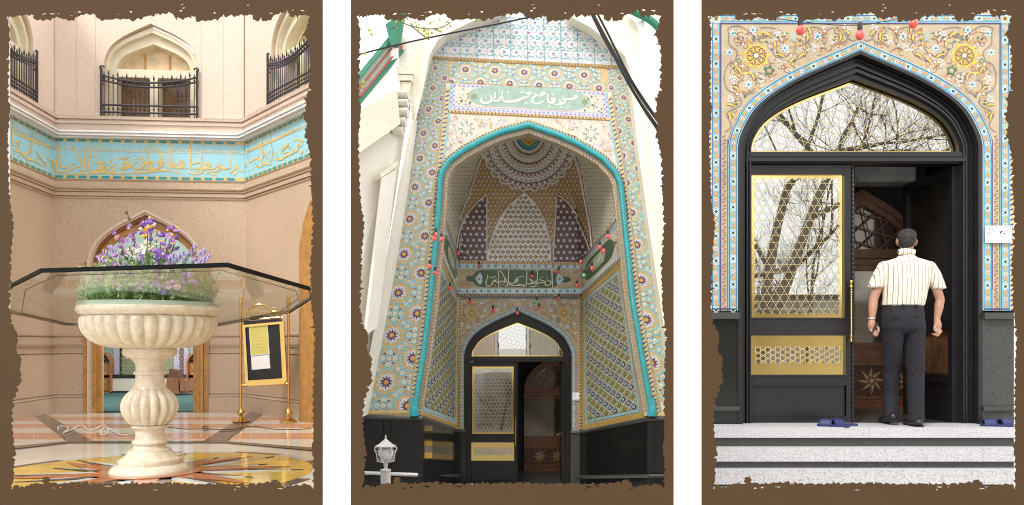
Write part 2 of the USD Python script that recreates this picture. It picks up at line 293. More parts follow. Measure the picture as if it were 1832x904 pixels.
# ------------------------------------------------------------------ the ground and the display wall
outer = [(-150, -150), (150, -150), (150, 150), (-150, 150)]
pit = [(-1.05, 4.6), (-2.2, 10.2), (-9, 13.8), (-9, 27), (9, 27), (9, 14.4), (2.35, 11.6), (1.62, 8.2), (1.3, 6.4), (1.05, 4.6)]
gm = to_tm(m3.Manifold.extrude(m3.CrossSection([np.array(outer, float), np.array(pit, float)], m3.FillRule.EvenOdd), 2.2)); gm.apply_translation((0, 0, -2.6))
obj('ground', gm, 'paving', kind='structure', label='pale paved ground around the display wall')
obj('courtyard', boxm((-9.5, 4.2, -2.75), (9.5, 27.5, -2.56)), 'paving', kind='structure', label='sunken paved courtyard in front of the tall tiled portal')
WD = 3.2
EDGE_T = [(10, 27), (20, 30), (40, 28), (60, 27), (62, 35), (75, 36), (90, 36), (100, 31), (130, 37), (138, 30), (150, 27), (170, 26), (180, 36), (205, 35), (230, 34), (235, 38), (262, 30), (290, 25), (310, 24), (315, 36), (335, 32), (350, 30), (352, 38), (380, 37), (400, 30), (425, 28), (450, 27), (455, 37), (485, 37), (490, 29), (500, 24), (515, 20), (520, 30), (540, 27), (553, 28)]
EDGE_R = [(552, 40), (545, 62), (553, 80), (555, 105), (553, 160), (546, 178), (548, 192), (542, 205), (549, 225), (545, 240), (553, 268), (556, 290), (557, 345), (560, 400), (556, 468), (557, 540), (563, 600), (562, 650), (560, 700), (561, 780), (558, 800), (562, 830), (560, 862)]
EDGE_B = [(562, 874), (548, 866), (530, 869), (505, 871), (497, 859), (480, 863), (440, 866), (400, 865), (360, 866), (300, 864), (240, 865), (200, 866), (150, 862), (110, 866), (88, 862), (85, 852), (76, 856), (80, 866), (55, 865), (45, 872), (30, 868), (20, 875)]
EDGE_L = [(24, 860), (25, 832), (28, 815), (26, 800), (22, 770), (22, 740), (24, 715), (30, 702), (38, 682), (36, 660), (38, 642), (29, 626), (32, 602), (23, 582), (17, 552), (18, 520), (20, 450), (24, 402), (20, 380), (17, 345), (15, 292), (14, 250), (18, 200), (15, 170), (16, 100), (18, 60), (14, 40)]
def ragged(ctrl, seed):
    r = np.random.default_rng(seed); out = []
    for a, b in zip(ctrl, ctrl[1:] + ctrl[:1]):
        a, b = np.array(a, float), np.array(b, float); L = np.linalg.norm(b - a); n = max(1, int(L / 2.0)); t = (b - a) / max(L, 1e-6); nn = np.array([-t[1], t[0]])
        for k in range(n):
            j = r.normal(0, .75) + (r.random() < 0.07) * r.normal(0, 3.4) + 1.1 * math.sin(k * .7 + len(out) * .21)
            out.append(a + (b - a) * k / n + nn * np.clip(j, -7, 7))
    return Polygon(out).buffer(0)
HOLE = max(geom_polys(ragged(EDGE_T + EDGE_R + EDGE_B + EDGE_L, 3)), key=lambda q: q.area).simplify(0.3)
slits = []
rs = np.random.default_rng(11)
for k in range(26):
    x = rs.uniform(60, 545); y = rs.normal(24, 3) if k < 16 else rs.normal(873, 3); w = rs.uniform(3, 16); h = rs.uniform(0.7, 2.2)
    slits.append(Polygon([(x, y), (x + w * .4, y - h), (x + w, y - h * .2), (x + w * .7, y + h)]))
for x, y in ((323, 8), (326, 14), (321, 19), (515, 17), (522, 15), (441, 9)): slits.append(Polygon([(x, y), (x + 4, y - 1.2), (x + 6, y + 1), (x + 1, y + 2.5)]))
slits = [s for s in slits if s.is_valid and not s.intersects(HOLE)]
keep = []
for s in slits:
    if all(not s.intersects(q) for q in keep): keep.append(s)
wp, bp = front(WD), front(WD - 0.002)
holes = []
for k in range(3):
    o = 627.5 * k; holes.append([(4 + o, 6), (573 + o, 6), (573 + o, 892), (4 + o, 892)])
side = 60
wall = thing('display_wall', 'freestanding white wall holding three brown boards with torn openings', 'wall')
# the wall is four uprights with a head and a foot rail, all one surface
obj('panel', wp.ext([(-1, -60), (1833, -60), (1833, 1165), (-1, 1165)], -0.05, 0.0, holes), 'wall_white', wall)
for k, lab in enumerate(('brown board with a torn-edged opening onto the stone bowl and flowers', 'brown board with a torn-edged opening onto the tall tiled portal', 'brown board with a torn-edged opening onto the man at the doorway')):
    o = 627.5 * k; hole = affinity.translate(HOLE, o, 0)
    x0, x1 = (-1, 577.3) if k == 0 else (627.5 + 0.2, 1204.8) if k == 1 else (1255, 1833)
    b = thing('torn_board', lab, 'board', group='brown boards on the white wall')
    obj('face', bp.ext([(x0, -40), (x1, -40), (x1, 904.2), (x0, 904.2)], -0.0005, 0.0025, [np.array(hole.exterior.coords)[:-1]] + [np.array(affinity.translate(s, o, 0).exterior.coords)[:-1] for s in keep]), 'board_brown', b)
# ================================================================== the stone hall with the bowl (left opening)
cL, cR = P(95, 0, 9.4)[:2], P(440, 0, 9.58)[:2]
eL = P(15, 0, 8.43)[:2]; eL = cL + (eL - cL) / np.linalg.norm(eL - cL) * 6.0
eR = P(571, 0, 8.2)[:2]
kR = P(573, 0, WD + 0.06)[:2]
PATH = [eL, cL, cR, eR]
bk, lf, rt = Pl(cL, cR), Pl(eL, cL), Pl(cR, eR)
hz = lambda py: hgt(py, 9.4)
TOP = hz(-40)
hall = thing('stone_hall', 'pink granite hall with a turquoise inscription band and pointed openings', 'hall')
DC, DH = 262.0, 96.0                                    # door centre and half width in picture units
door_hole = arch(DC, DH, 470, 384, 760)
wx, whw = 270.0, 82.0
win_hole = arch(wx, whw, 112, 44, 216)
lo = lambda q: bk.loc(q)
bl = [(0, -0.02), (bk.L, -0.02), (bk.L, TOP), (0, TOP)]
clipdoor = lo(door_hole); clipdoor[clipdoor[:, 1] < 0.05, 1] = -0.02
dh = Polygon(clipdoor)
g_ = Polygon(bl).difference(dh).difference(Polygon(lo(win_hole)))
for q in geom_polys(g_):
    obj('wall', bk.ext_l(np.array(q.exterior.coords)[:-1], -0.09, 0.0, [np.array(r.coords)[:-1] for r in q.interiors]), 'pink_granite', hall)
# window geometry in metres, relative to its own centre, shared by the three upper windows
wloc = lo(win_hole); wc = lo([(wx, 100)])[0, 0]; wloc = wloc - [wc, 0]; mpx = 9.45 / F
sL = lf.loc([(57, 150)])[0, 0] - whw * mpx; sR = rt.loc([(487, 120)])[0, 0] + whw * mpx
for pl, sc in ((lf, sL), (rt, sR)):
    g_ = Polygon([(0, -0.02), (pl.L, -0.02), (pl.L, TOP), (0, TOP)]).difference(Polygon(wloc + [sc, 0]))
    if pl is rt:                                        # wooden doorway at the right edge
        s0 = pl.loc([(543, 600)])[0, 0]; ww = rt.L - s0 - .02; dr = [(s0, -0.02), (s0 + ww, -0.02), (s0 + ww, 2.10), (s0 + ww * .8, 2.2), (s0 + ww * .35, 2.02), (s0, 1.75)]
        g_ = g_.difference(Polygon(dr))
    for q in geom_polys(g_): obj('wall', pl.ext_l(np.array(q.exterior.coords)[:-1], -0.12 if pl is rt else -0.28, 0.0, [np.array(r.coords)[:-1] for r in q.interiors]), 'pink_granite', hall)
obj('wall', tm(*[(np.array([[*eR, 0], [*kR, 0], [*kR, TOP], [*eR, TOP]])), [(0, 1, 2), (0, 2, 3)]]), 'pink_granite', hall)
# paler upper storey as a 2 cm lining of slabs with open joints, left and right of the window
def lining(pl, px_list, hole):
    for a, b in zip(px_list, px_list[1:]):
        g_ = box(a + 0.0012, hz(214), b - 0.0012, TOP - 0.02)
        g_ = g_.difference(Polygon(hole).buffer(0.004))
        for q in geom_polys(g_):
            obj('stone_slab', pl.ext_l(np.array(q.exterior.coords)[:-1], 0.0, 0.018, [np.array(r.coords)[:-1] for r in q.interiors]), 'pale_granite', hall)
lining(bk, [0.02, lo([(138, 100)])[0, 0], lo([(172, 100)])[0, 0], wc, lo([(362, 100)])[0, 0], lo([(400, 100)])[0, 0], bk.L - 0.02], wloc + [wc, 0])
lining(lf, [lf.L - 2.6, lf.L - 1.25, lf.L - 0.62, lf.L - 0.02], wloc + [sL, 0])
lining(rt, [0.02, 0.34, rt.L * 0.55, rt.L], wloc + [sR, 0])
def mould(name, y0, y1, out0, out1, m, path=PATH):
    """a moulding between two picture rows (measured at the left corner); out0 at the bottom, out1 at the top"""
    z0, z1 = hz(y1), hz(y0)
    obj(name, sweep(path, [(-0.03, z0), (out0, z0), (out0 + (out1 - out0) * .35, z0 + (z1 - z0) * .5), (out1, z1), (-0.03, z1)]), m, hall)
for a in ((209, 214, .075, .085), (214.6, 217.2, .05, .05), (217.6, 222, .06, .065), (222.4, 235.6, .035, .04)): mould('sill_moulding', *a, 'pale_granite')
for a in ((236.2, 239.4, .125, .11), (239.6, 244.6, .115, .095), (244.8, 248, .085, .07)): mould('white_cornice', *a, 'white_plaster')
for a in ((321.5, 324, .03, .045), (324.6, 336, .04, .04), (336.8, 339, .05, .065), (339.8, 342.6, .04, .05), (343.6, 350, .03, .03), (351, 354, .012, .014)): mould('stone_moulding', *a, 'pink_granite')
# dado mouldings stop at the door
zd = [lo([(152, 600)])[0, 0], lo([(372, 600)])[0, 0]]
pL = (cL + (cR - cL) * zd[0] / bk.L); pR = (cL + (cR - cL) * zd[1] / bk.L)
eR2 = cR + (eR - cR) / np.linalg.norm(eR - cR) * (rt.loc([(541, 600)])[0, 0])
for a in ((600, 602, .02, .025), (604, 617, .012, .012), (618.4, 620, .02, .02), (630, 632, .02, .02), (634, 706, .012, .012), (708, 711, .03, .015), (712, 739.7, .03, .03)):
    mould('dado_moulding', *a, 'pink_granite', [eL, cL, pL]); mould('dado_moulding', *a, 'pink_granite', [pR, cR, eR2])
# turquoise inscription band: three flat panels with borders and gold lettering
INK = [  # strokes traced on the middle panel (picture units x, y)
 [(103, 259), (102, 300), (104, 308), (112, 309), (126, 305), (140, 299), (149, 301)], [(110, 259), (109, 295), (112, 300), (119, 301), (128, 297), (137, 293)],
 [(128, 258), (138, 275), (148, 292), (153, 302), (149, 306), (142, 302)], [(156, 258), (154, 300), (156, 305)], [(163, 258), (161, 296), (160, 307)],
 [(182, 257), (180, 292), (178, 303), (170, 307), (164, 304)], [(183, 294), (188, 291), (192, 292), (187, 298), (181, 303), (186, 306), (193, 304), (200, 300), (203, 295)], [(203, 296), (206, 301), (202, 307), (195, 309)],
 [(210, 290), (214, 300), (222, 304), (230, 302), (234, 296), (230, 291), (224, 292), (222, 297), (228, 300), (237, 299), (243, 296)], [(212, 286), (226, 284), (232, 283)],
 [(241, 288), (250, 284), (258, 286), (260, 294), (255, 301), (246, 303), (240, 299), (243, 292), (251, 292)], [(266, 258), (266, 300)], [(256, 306), (264, 302), (274, 296), (275, 291), (269, 291), (264, 299), (272, 304), (284, 301), (291, 297), (296, 300)],
 [(277, 258), (288, 277), (298, 294), (304, 303)], [(284, 288), (290, 296), (286, 300)], [(306, 257), (306, 304)], [(306, 303), (312, 300), (315, 294), (311, 292), (309, 297), (314, 301), (322, 301), (330, 297), (331, 292), (325, 293), (324, 298), (330, 302), (338, 301)],
 [(342, 257), (342, 298), (343, 306)], [(343, 295), (352, 292), (359, 292)], [(345, 304), (355, 302), (364, 306), (357, 311), (346, 312), (338, 309)], [(362, 257), (362, 296), (366, 302), (374, 300), (376, 294), (371, 294), (369, 299), (376, 303), (386, 301), (391, 296)],
 [(389, 292), (394, 300), (390, 305), (382, 309)], [(396, 296), (402, 303), (409, 301)], [(412, 258), (413, 303)], [(413, 306), (420, 304), (425, 297), (424, 308), (417, 313)], [(428, 308), (436, 306)],
 [(118, 314 - 2), (150, 311), (180, 309), (210, 311), (250, 308)], [(236, 310), (262, 309), (290, 306), (312, 309)]]
INK_L = [[(20, 216), (17, 240), (19, 262)], [(50, 232), (46, 274), (30, 270)], [(56, 234), (51, 280)], [(17, 255), (30, 258), (26, 268), (18, 266)], [(20, 275), (32, 272), (40, 280), (48, 285), (60, 288), (68, 294), (80, 296)], [(60, 268), (70, 284), (78, 294)], [(80, 278), (90, 288), (96, 291), (88, 294), (94, 300), (84, 307)], [(18, 236), (40, 246), (70, 258), (96, 266)]]
INK_R = [[(437, 262), (440, 292), (444, 296), (440, 301)], [(449, 256), (452, 290), (462, 284), (470, 288), (474, 296), (462, 300)], [(460, 252), (476, 272), (488, 288)], [(473, 243), (478, 292), (490, 294)], [(487, 236), (492, 288)], [(490, 278), (498, 276), (502, 286), (512, 282), (524, 276), (534, 270), (540, 262)], [(505, 268), (514, 262), (520, 258), (510, 270), (520, 272)], [(530, 254), (538, 250), (544, 256), (536, 264)], [(442, 272), (470, 262), (500, 248), (540, 230)]]
band_z = (hz(320.5), hz(248.2))
for k, (pl, s0, s1, ink) in enumerate(((lf, lf.L - 3.2, lf.L - 0.012, INK_L), (bk, 0.012, bk.L - 0.012, INK), (rt, 0.012, rt.L, INK_R))):
    pan = obj('inscription_panel', pl.ext_l([(s0, band_z[0]), (s1, band_z[0]), (s1, band_z[1]), (s0, band_z[1])], 0.0, 0.02), 'sky_blue_tile', hall)
    B = Bucket(lambda p, o, pl=pl: pl.w(p, o))
    for st in ink:
        q = pl.loc(spline(st, 26) if len(st) > 2 else resample(st, 6)); B.line('gold', q, 0.018 if len(st) > 2 else .012, 0.0235, taper=len(st) > 2)
    if pl is bk:
        for st in INK[4:20]:
            c = pl.loc([np.mean(st, 0)])[0]; B.fan('gold', ngon(4, .009) + c + [0.05, 0.06], 0.024)
    rr = np.random.default_rng(40 + k); zb0 = hz(309)
    for _ in range(int((min(s1, s0 + 9) - s0) / .055)):
        s = rr.uniform(s0 + .05, s1 - .08); h = abs(rr.normal(0, .10)) + .01; c_ = np.array([s, zb0 + h]); w = rr.uniform(.02, .06)
        B.line('gold', c_ + spline([(0, 0), (w * .4, -w * .35), (w, -w * .1), (w * 1.2, w * rr.uniform(.1, .5))], 9), rr.uniform(.006, .013), .0228, taper=True)
        if rr.random() < .5: B.fan('gold', ngon(4, .006) + c_ + [w * .5, w * .5], .0232)
    # small second line of writing across the shafts
    zz = hz(266.5); s = s0 + 0.03
    rr = np.random.default_rng(5 + k)
    while s < s1 - 0.05:
        w = rr.uniform(.03, .09); n = 7; xs = np.linspace(s, s + w, n); B.line('pale', np.stack([xs, zz + rr.normal(0, .008, n)], 1), .008, 0.0235)
        if rr.random() < .5: B.line('pale', [(s + w * .3, zz), (s + w * .35, zz + rr.uniform(.02, .035))], .007, .0237)
        s += w + rr.uniform(.004, .02)
    B.line('pale', [(s0, zz - .022), (s1, zz - .022)], .005, .0232)
    for zc, h in ((hz(251.2), .034), (hz(316.5), .040)):
        B.poly('gold2', box(s0, zc - h / 2, s1, zc + h / 2), 0.0225)
        s = s0 + .02
        while s < s1 - .12:
            B.poly('teal', box(s, zc - h * .34, s + .088, zc + h * .34), 0.026); B.fan('pale', ngon(4, h * .26) + [s + .106, zc], .026); s += .125
    B.build(pan, {'gold': ('lettering', 'gold_paint'), 'pale': ('small_lettering', 'gold_pale'), 'gold2': ('border', 'gold_paint'), 'teal': ('border_tile', 'teal_tile')} | {})
# upper windows
def upper_window(pl, sc):
    W = lambda pts, a, b, holes=(): pl.ext_l(np.asarray(pts) + [sc, 0], a, b, [np.asarray(h) + [sc, 0] for h in holes])
    k = mpx
    zz = lambda py: hgt(py, 9.45)
    def ar(hw, sp, ap, bot): 
        q = arch(0, hw, sp, ap, bot); return np.stack([q[:, 0] * k, [zz(y) for y in q[:, 1]]], 1)
    win = thing('window', parent=hall)
    obj('outer_frame', W(ar(81, 112, 45, 216), -.16, -.03, [ar(74, 113, 54, 219)]), 'window_cream', win)
    obj('inner_frame', W(ar(74, 113, 54, 216), -.22, -.10, [ar(64, 117, 72, 117.5), ]), 'window_cream', win) if False else None
    g_ = Polygon(ar(74, 113, 54, 216)).difference(Polygon(ar(65, 118, 72, 118.5)))
    for x0, x1 in ((-64, -8), (9, 64)): g_ = g_.difference(Polygon([(x0 * k, zz(216)), (x1 * k, zz(216)), (x1 * k, zz(133)), (x0 * k, zz(133))]))
    for q in geom_polys(g_): obj('inner_frame', W(np.array(q.exterior.coords)[:-1], -.22, -.09, [np.array(r.coords)[:-1] for r in q.interiors]), 'window_cream', win)
    obj('pane', W(ar(66, 118, 71, 119.5), -.235, -.225), 'amber_pale', win)
    for x0, x1 in ((-65, -7), (8, 65)): obj('pane', W([(x0 * k, zz(217)), (x1 * k, zz(217)), (x1 * k, zz(132)), (x0 * k, zz(132))], -.235, -.225), 'amber_dark', win)
    for x in (-1, 1): obj('glazing_bar', W([((x * 22 - 1) * k, zz(117)), ((x * 22 + 1) * k, zz(117)), ((x * 22 + 1) * k, zz(86)), ((x * 22 - 1) * k, zz(86))], -.23, -.2), 'wood_gold', win)
    # wrought-iron guard that bellies outwards
    s = np.linspace(-83 * k, 83 * k, 30); sag = 12 * (1 - (s / (83 * k)) ** 2)
    at = lambda sx, out, z: pl.o + (sc + sx) * pl.t + out * pl.n + np.array([0, 0, z])
    for py, f in ((137, 1), (145, 1), (190, 0), (203, 0)): obj('guard_rail', tube([at(a, .05, zz(py + f * g_)) for a, g_ in zip(s, sag)], .0115, 6), 'iron', win, smooth=40)
    for j in range(21):
        a = -78 * k + j * 156 * k / 20; b = .05; sg = 12 * (1 - (a / (83 * k)) ** 2)
        top = 127 if j % 2 else 132
        m = [tube([at(a, b, zz(215)), at(a, b, zz(top + 6 + sg * .9))], .0052, 5), tube([at(a, b, zz(top + 8 + sg * .9)), at(a, b, zz(top + 4 + sg * .9)), at(a, b, zz(top - 3 + sg * .9))], [.005, .011, .001], 6)]
        for py in (141 + sg, 197): m.append(move(trimesh.creation.icosphere(1, .012), at(a, b, zz(py))))
        obj('guard_bar', cat(m), 'iron', win, smooth=40)
    for e in (-1, 1):
        a = e * 83 * k
        m = [tube([at(a, .05, zz(216)), at(a, .05, zz(124))], .013, 8)] + [tube([at(a - e * .01 + e * .024 * math.cos(t), .05, zz(124) + .022 * math.sin(t)) for t in np.linspace(math.pi, -0.6, 9)], .009, 6)]
        for py in (141, 152, 190, 203): m.append(tube([at(a, .05, zz(py)), at(a, .0, zz(py))], .009, 6))
        obj('guard_post', cat(m), 'iron', win, smooth=40)
for a in ((bk, wc), (lf, sL), (rt, sR)): upper_window(*a)
# arched doorway trims
def ring(pl, c, h1, a1, h2, a2, sp, bot, out0, out1, name, m, par):
    A, Bq = pl.loc(arch(c, h1, sp, a1, bot)), pl.loc(arch(c, h2, sp + 2, a2, bot))
    A[A[:, 1] < .05, 1] = 0.0; Bq[Bq[:, 1] < .05, 1] = -0.001
    g_ = Polygon(A).difference(Polygon(Bq))
    for q in geom_polys(g_): obj(name, pl.ext_l(np.array(q.exterior.coords)[:-1], out0, out1), m, par)
ring(bk, DC, 103, 376, 98.5, 381, 470, 745, -.02, .05, 'stone_trim', 'pale_granite', hall)
ring(bk, DC, 98.2, 381.5, 95, 385, 470, 745, -.05, .035, 'stone_trim', 'pink_granite', hall)
dfm = thing('door_frame', 'golden wooden frame lining the pointed doorway behind the bowl', 'door frame')
ring(bk, DC, 94.8, 386, 91, 391, 470, 745, -.10, .005, 'outer_lining', 'wood_brown', dfm)
ring(bk, DC, 90.8, 392, 82, 403, 470, 745, -.095, -.03, 'inner_lining', 'wood_gold', dfm)
for x0, x1 in ((152.5, 159.5), (160, 166), (166.5, 171.5), (354, 359), (359.5, 366), (366.5, 375)): obj('jamb_post', tm(*[(lambda t: (t.vertices, t.faces))(bk.ext_l([(lo([(x0, 700)])[0, 0], 0), (lo([(x1, 700)])[0, 0], 0), (lo([(x1, 700)])[0, 0], hz(470)), (lo([(x0, 700)])[0, 0], hz(470))], -.095, .03 + .0006 * (x0 % 40)))][0]), 'wood_gold', dfm)
s0 = rt.loc([(543, 600)])[0, 0]
rd = thing('wooden_doorway', 'honey-coloured arched wooden doorway beside the brass sign stand', 'doorway')
dr = np.array(dr); inn = (dr - dr.mean(0)) * [.55, .86] + dr.mean(0) - [0, .13]
inn[:2, 1] = -.01
g_ = Polygon(dr).difference(Polygon(inn))
for q in geom_polys(g_): obj('frame', rt.ext_l(np.array(q.exterior.coords)[:-1], -.12, .05), 'wood_gold', rd)
inn2 = (inn - inn.mean(0)) * .94 + inn.mean(0)
obj('leaf', rt.ext_l(inn, -.115, -.10), 'wood_orange', rd); obj('transom', rt.ext_l([(inn[0, 0], 1.6), (inn[1, 0], 1.6), (inn[1, 0], 1.7), (inn[0, 0], 1.7)], -.10, .0), 'wood_gold', rd)
obj('pane', rt.ext_l([(inn[0, 0] + .03, 1.1), (inn[1, 0] - .03, 1.1), (inn[1, 0] - .03, 1.52), (inn[0, 0] + .03, 1.52)], -.10, -.09), 'amber_dark', rd)
# prayer hall seen through the doorway
ph = thing('prayer_hall', 'far hall with a patterned wall and cream dado seen through the doorway', 'hall')
fp = front(13.35)
obj('back_wall', fp.ext([(100, 300), (420, 300), (420, 708), (100, 708)], -.1, 0), 'sage_tile', ph)
for x0, x1 in ((172, 179), (204, 262), (262, 310), (318, 340), (359, 400)): obj('dado_panel', fp.ext([(x0, 677), (x1, 677), (x1, 699.5), (x0, 699.5)], 0, .05), 'cream_paint', ph)
obj('dado_rail', fp.ext([(100, 671), (420, 671), (420, 676), (100, 676)], 0, .06), 'black_metal', ph)
obj('base_rail', fp.ext([(100, 700), (420, 700), (420, 706), (100, 706)], 0, .06), 'black_metal', ph)
for x0, x1 in ((205, 214), (312, 322), (330, 338)): obj('wall_strip', fp.ext([(x0, 560), (x1, 560), (x1, 670), (x0, 670)], 0, .03), 'lavender_tile', ph)
for x0, x1, m in ((214, 240, 'olive_tile'), (290, 311, 'olive_tile'), (172, 178, 'blue_tile'), (216, 219, 'wood_brown'), (325, 329, 'wood_brown')): obj('wall_strip', fp.ext([(x0, 560), (x1, 560), (x1, 670), (x0, 670)], 0, .02), m, ph)
B = Bucket(on(fp))
cc = [(x + (y // 6 % 2) * 3, y) for x in range(174, 360, 6) for y in range(540, 668, 6)]
B.cells('grey_tile', star(4, .5, .2), cc, (4, 0), (0, 4), .035); B.cells('gold_tile', ngon(4, .25), cc, (4, 0), (0, 4), .037)
B.build(ph, {'grey_tile': ('wall_pattern', 'grey_tile'), 'gold_tile': ('wall_pattern', 'gold_tile')})
obj('side_wall', boxm((fp.px([(90, 600)], 0)[0, 0] - .1, 9.75, -.02), (fp.px([(90, 600)], 0)[0, 0], 13.4, 3.4)), 'sage_tile', ph)
for c in (191.5, 350):
    d = thing('carved_door', 'orange carved wooden door left of the bowl stem, far behind' if c < 200 else 'orange carved wooden door right of the bowl stem, far behind', 'door', group='doors of the far hall')
    obj('arch_frame', fp.ext(arch(c, 12.5, 648, 631, 701), .01, .10, [arch(c, 9.6, 649, 634, 703)]), 'wood_orange', d)
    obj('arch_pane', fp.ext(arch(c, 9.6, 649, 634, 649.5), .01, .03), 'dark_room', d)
    obj('panel', fp.rect(c - 9.6, 649.5, c + 9.6, 675, .02, .06), 'wood_orange', d); obj('panel', fp.rect(c - 9.6, 676, c + 9.6, 701, .02, .06), 'wood_orange', d)
    B = Bucket(on(fp))
    for cy in (657, 668, 683, 693): B.fan('inlay', star(8, 4.4, 2.2) + [c, cy], .064); B.fan('core', ngon(8, 1.4) + [c, cy], .066)
    B.build(d, {'inlay': ('inlay_star', 'tan_tile'), 'core': ('inlay_core', 'wood_brown')})
obj('carpet', boxm((-8.6, 9.72, -0.03), (-3.3, 13.4, 0.004)), 'carpet_teal', kind='structure', label='teal carpet of the far hall')
for k in range(1, 4): pass
bs = thing('reading_stand', 'reddish wooden reading stand beyond the doorway, right of the stem', 'stand')
f2 = front(12.6)
obj('desk', f2.ext([(298, 676), (318, 676), (320, 705), (296, 705)], -.3, 0), 'wood_brown', bs); obj('slope', f2.ext([(302, 660), (316, 664), (318, 676), (300, 676)], -.2, -.02), 'wood_dark', bs); obj('box', f2.rect(322, 681, 334, 700, -.25, 0), 'wood_brown', bs)
# ------------------------------------------------------------------ inlaid floor
fl = lambda px, py: ((px - CX) / F * (EYE * F / (py - CY)), EYE * F / (py - CY))
floor = thing('floor', kind='structure', label='polished inlaid marble floor of the stone hall')
rp = [tuple(eL), tuple(cL), tuple(cR), tuple(eR), tuple(kR), (eL[0], WD + .1)]
rp = [tuple(np.array(q)) for q in rp]
def slab(pts, z0, z1):
    t = to_tm(m3.Manifold.extrude(m3.CrossSection([np.asarray(pts, float)], m3.FillRule.EvenOdd), z1 - z0)); t.apply_translation((0, 0, z0)); return t
room = Polygon(rp).buffer(0)
obj('white_marble', slab(np.array(room.exterior.coords)[:-1], -.4, 0.0), 'marble_white', floor)
def inlay(name, m, g_, z, inset=0):
    for q in geom_polys(g_.intersection(room.buffer(-.02))):
        if q.area > 1e-4: obj(name, slab(np.array(q.exterior.coords)[:-1], z - .0045, z) if not q.interiors else move(to_tm(m3.Manifold.extrude(m3.CrossSection([np.array(q.exterior.coords)[:-1]] + [np.array(r.coords)[:-1] for r in q.interiors], m3.FillRule.EvenOdd), .0045)), (0, 0, z - .0045)), m, floor)
FP = lambda pts: Polygon([fl(*p) for p in pts])
UC = np.array(fl(268, 848))
med = Point(*UC).buffer(1.0, 64)
oct_ = FP([(-60, 812), (-60, 738), (60, 738), (124, 792), (402, 792), (472, 740), (640, 740), (640, 816), (565, 803), (402, 793.5), (124, 793.5), (20, 803)]) if False else None
for y0, y1 in ((746.5, 752.5), (759.5, 766.5), (775.5, 786.5)):
    for x0, x1 in ((-40, 60), (60, 110), (110, 170), (170, 268), (268, 360), (360, 450), (450, 520), (520, 640)):
        t = FP([(x0, y0), (x1, y0), (x1, y1), (x0, y1)])
        t = t.difference(FP([(56, 739), (77, 739), (169, 793), (124, 793)])).difference(FP([(446, 739), (472, 739), (402, 793), (361, 793)]))
        inlay('pink_strip', 'marble_pink', t.buffer(-.004), .004)
from shapely.ops import unary_union
for q in geom_polys(unary_union([FP(q).buffer(.002) for q in ([(56, 739.5), (77, 739.5), (169, 793), (124, 793)], [(446, 739.5), (472, 739.5), (402, 793), (361, 793)])])): inlay('dark_strip', 'marble_dark', q.difference(FP([(-60, 790.4), (640, 790.4), (640, 830), (-60, 830)])), .008)
for q in ([(124, 790.5), (402, 790.5), (402, 793.6), (124, 793.6)], [(123.8, 790.5), (123.8, 793.6), (-20, 810), (-20, 804)], [(402.2, 790.5), (402.2, 793.6), (640, 815), (640, 809)]): inlay('dark_strip', 'marble_dark', FP(q), .008)
R1 = Point(*UC)
ringg = R1.buffer(1.03, 64).difference(R1.buffer(.955, 64))
for k in range(32):
    a0, a1 = k * math.pi / 16, (k + 1) * math.pi / 16
    wdg = Polygon([tuple(UC), tuple(UC + 3 * np.array([math.cos(a0), math.sin(a0)])), tuple(UC + 3 * np.array([math.cos(a1), math.sin(a1)]))])
    inlay('ring_piece', 'marble_black' if k % 4 in (1, 2) else 'marble_blue', ringg.intersection(wdg), .004)
inlay('yellow_disc', 'marble_yellow', R1.buffer(.953, 64), .005)
for k in range(16):
    a = (k + .35) * math.pi / 8; u = np.array([math.cos(a), math.sin(a)]); v = np.array([-u[1], u[0]])
    L = .90 if k % 2 == 0 else .70
    inlay('dark_ray', 'marble_black', Polygon([UC + u * .2 + v * .10, UC + u * L, UC + u * .2 + v * .001]), .010)
    inlay('pale_ray', 'marble_blue', Polygon([UC + u * .2 - v * .09, UC + u * .2 - v * .001, UC + u * (L * .92)]), .010)
    a2 = a + math.pi / 16; u = np.array([math.cos(a2), math.sin(a2)]); v = np.array([-u[1], u[0]])
    inlay('flame_ray', 'marble_terra', Polygon([UC + u * .2 + v * .08, UC + u * .52 + v * .06, UC + u * .82 - v * .05, UC + u * .5 - v * .04, UC + u * .2 - v * .07]), .0145) if k % 2 == 0 else None
inlay('centre_disc', 'marble_terra', R1.buffer(.30, 48), .019)
# ------------------------------------------------------------------ fluted bowl, glass top and flowers
U = 1 / 298.2; ZF = .02
urn = thing('stone_bowl', 'large fluted cream marble bowl on a baluster foot', 'bowl', (UC[0], UC[1], ZF))
zy = lambda py: EYE + (CY - py) * U - ZF
def pro(L): return [(r * U, zy(y)) for r, y in L]
def smoothp(L, n): return resample(spline(pro(L), n * 2), n)
obj('foot', lathe(np.vstack([[(0, 0)], [(.22, 0)], smoothp([(66, 846.5), (67.5, 841), (63, 834), (57, 830)], 10), pro([(52, 829), (53.5, 826), (53, 821), (49, 819)]), smoothp([(47, 818), (40, 812), (36, 806)], 8), pro([(36, 804), (33, 803)]), smoothp([(30, 802), (27, 798), (26, 794)], 6)]), 64), 'cream_marble', urn, smooth=35)
obj('lower_neck', lathe(np.vstack([pro([(26, 794), (29.5, 793), (30, 790), (28, 787.5), (25.5, 787)]), smoothp([(25, 786), (24, 778), (25, 769), (28, 766)], 10), pro([(30, 765), (31, 763), (30.5, 760.5)])]), 64), 'cream_marble', urn, smooth=35)
def flt(n, amt, prof): 
    def f(a, k): return 1 - amt * prof[k] * (1 - np.abs(np.sin(n * a / 2)) ** 0.8)
    return f
bp_ = smoothp([(30, 760), (42, 748), (48.5, 732), (48, 720), (41, 706), (31, 697), (29, 695)], 26); w_ = np.sin(np.linspace(0.15, math.pi - .15, 26)) ** .5
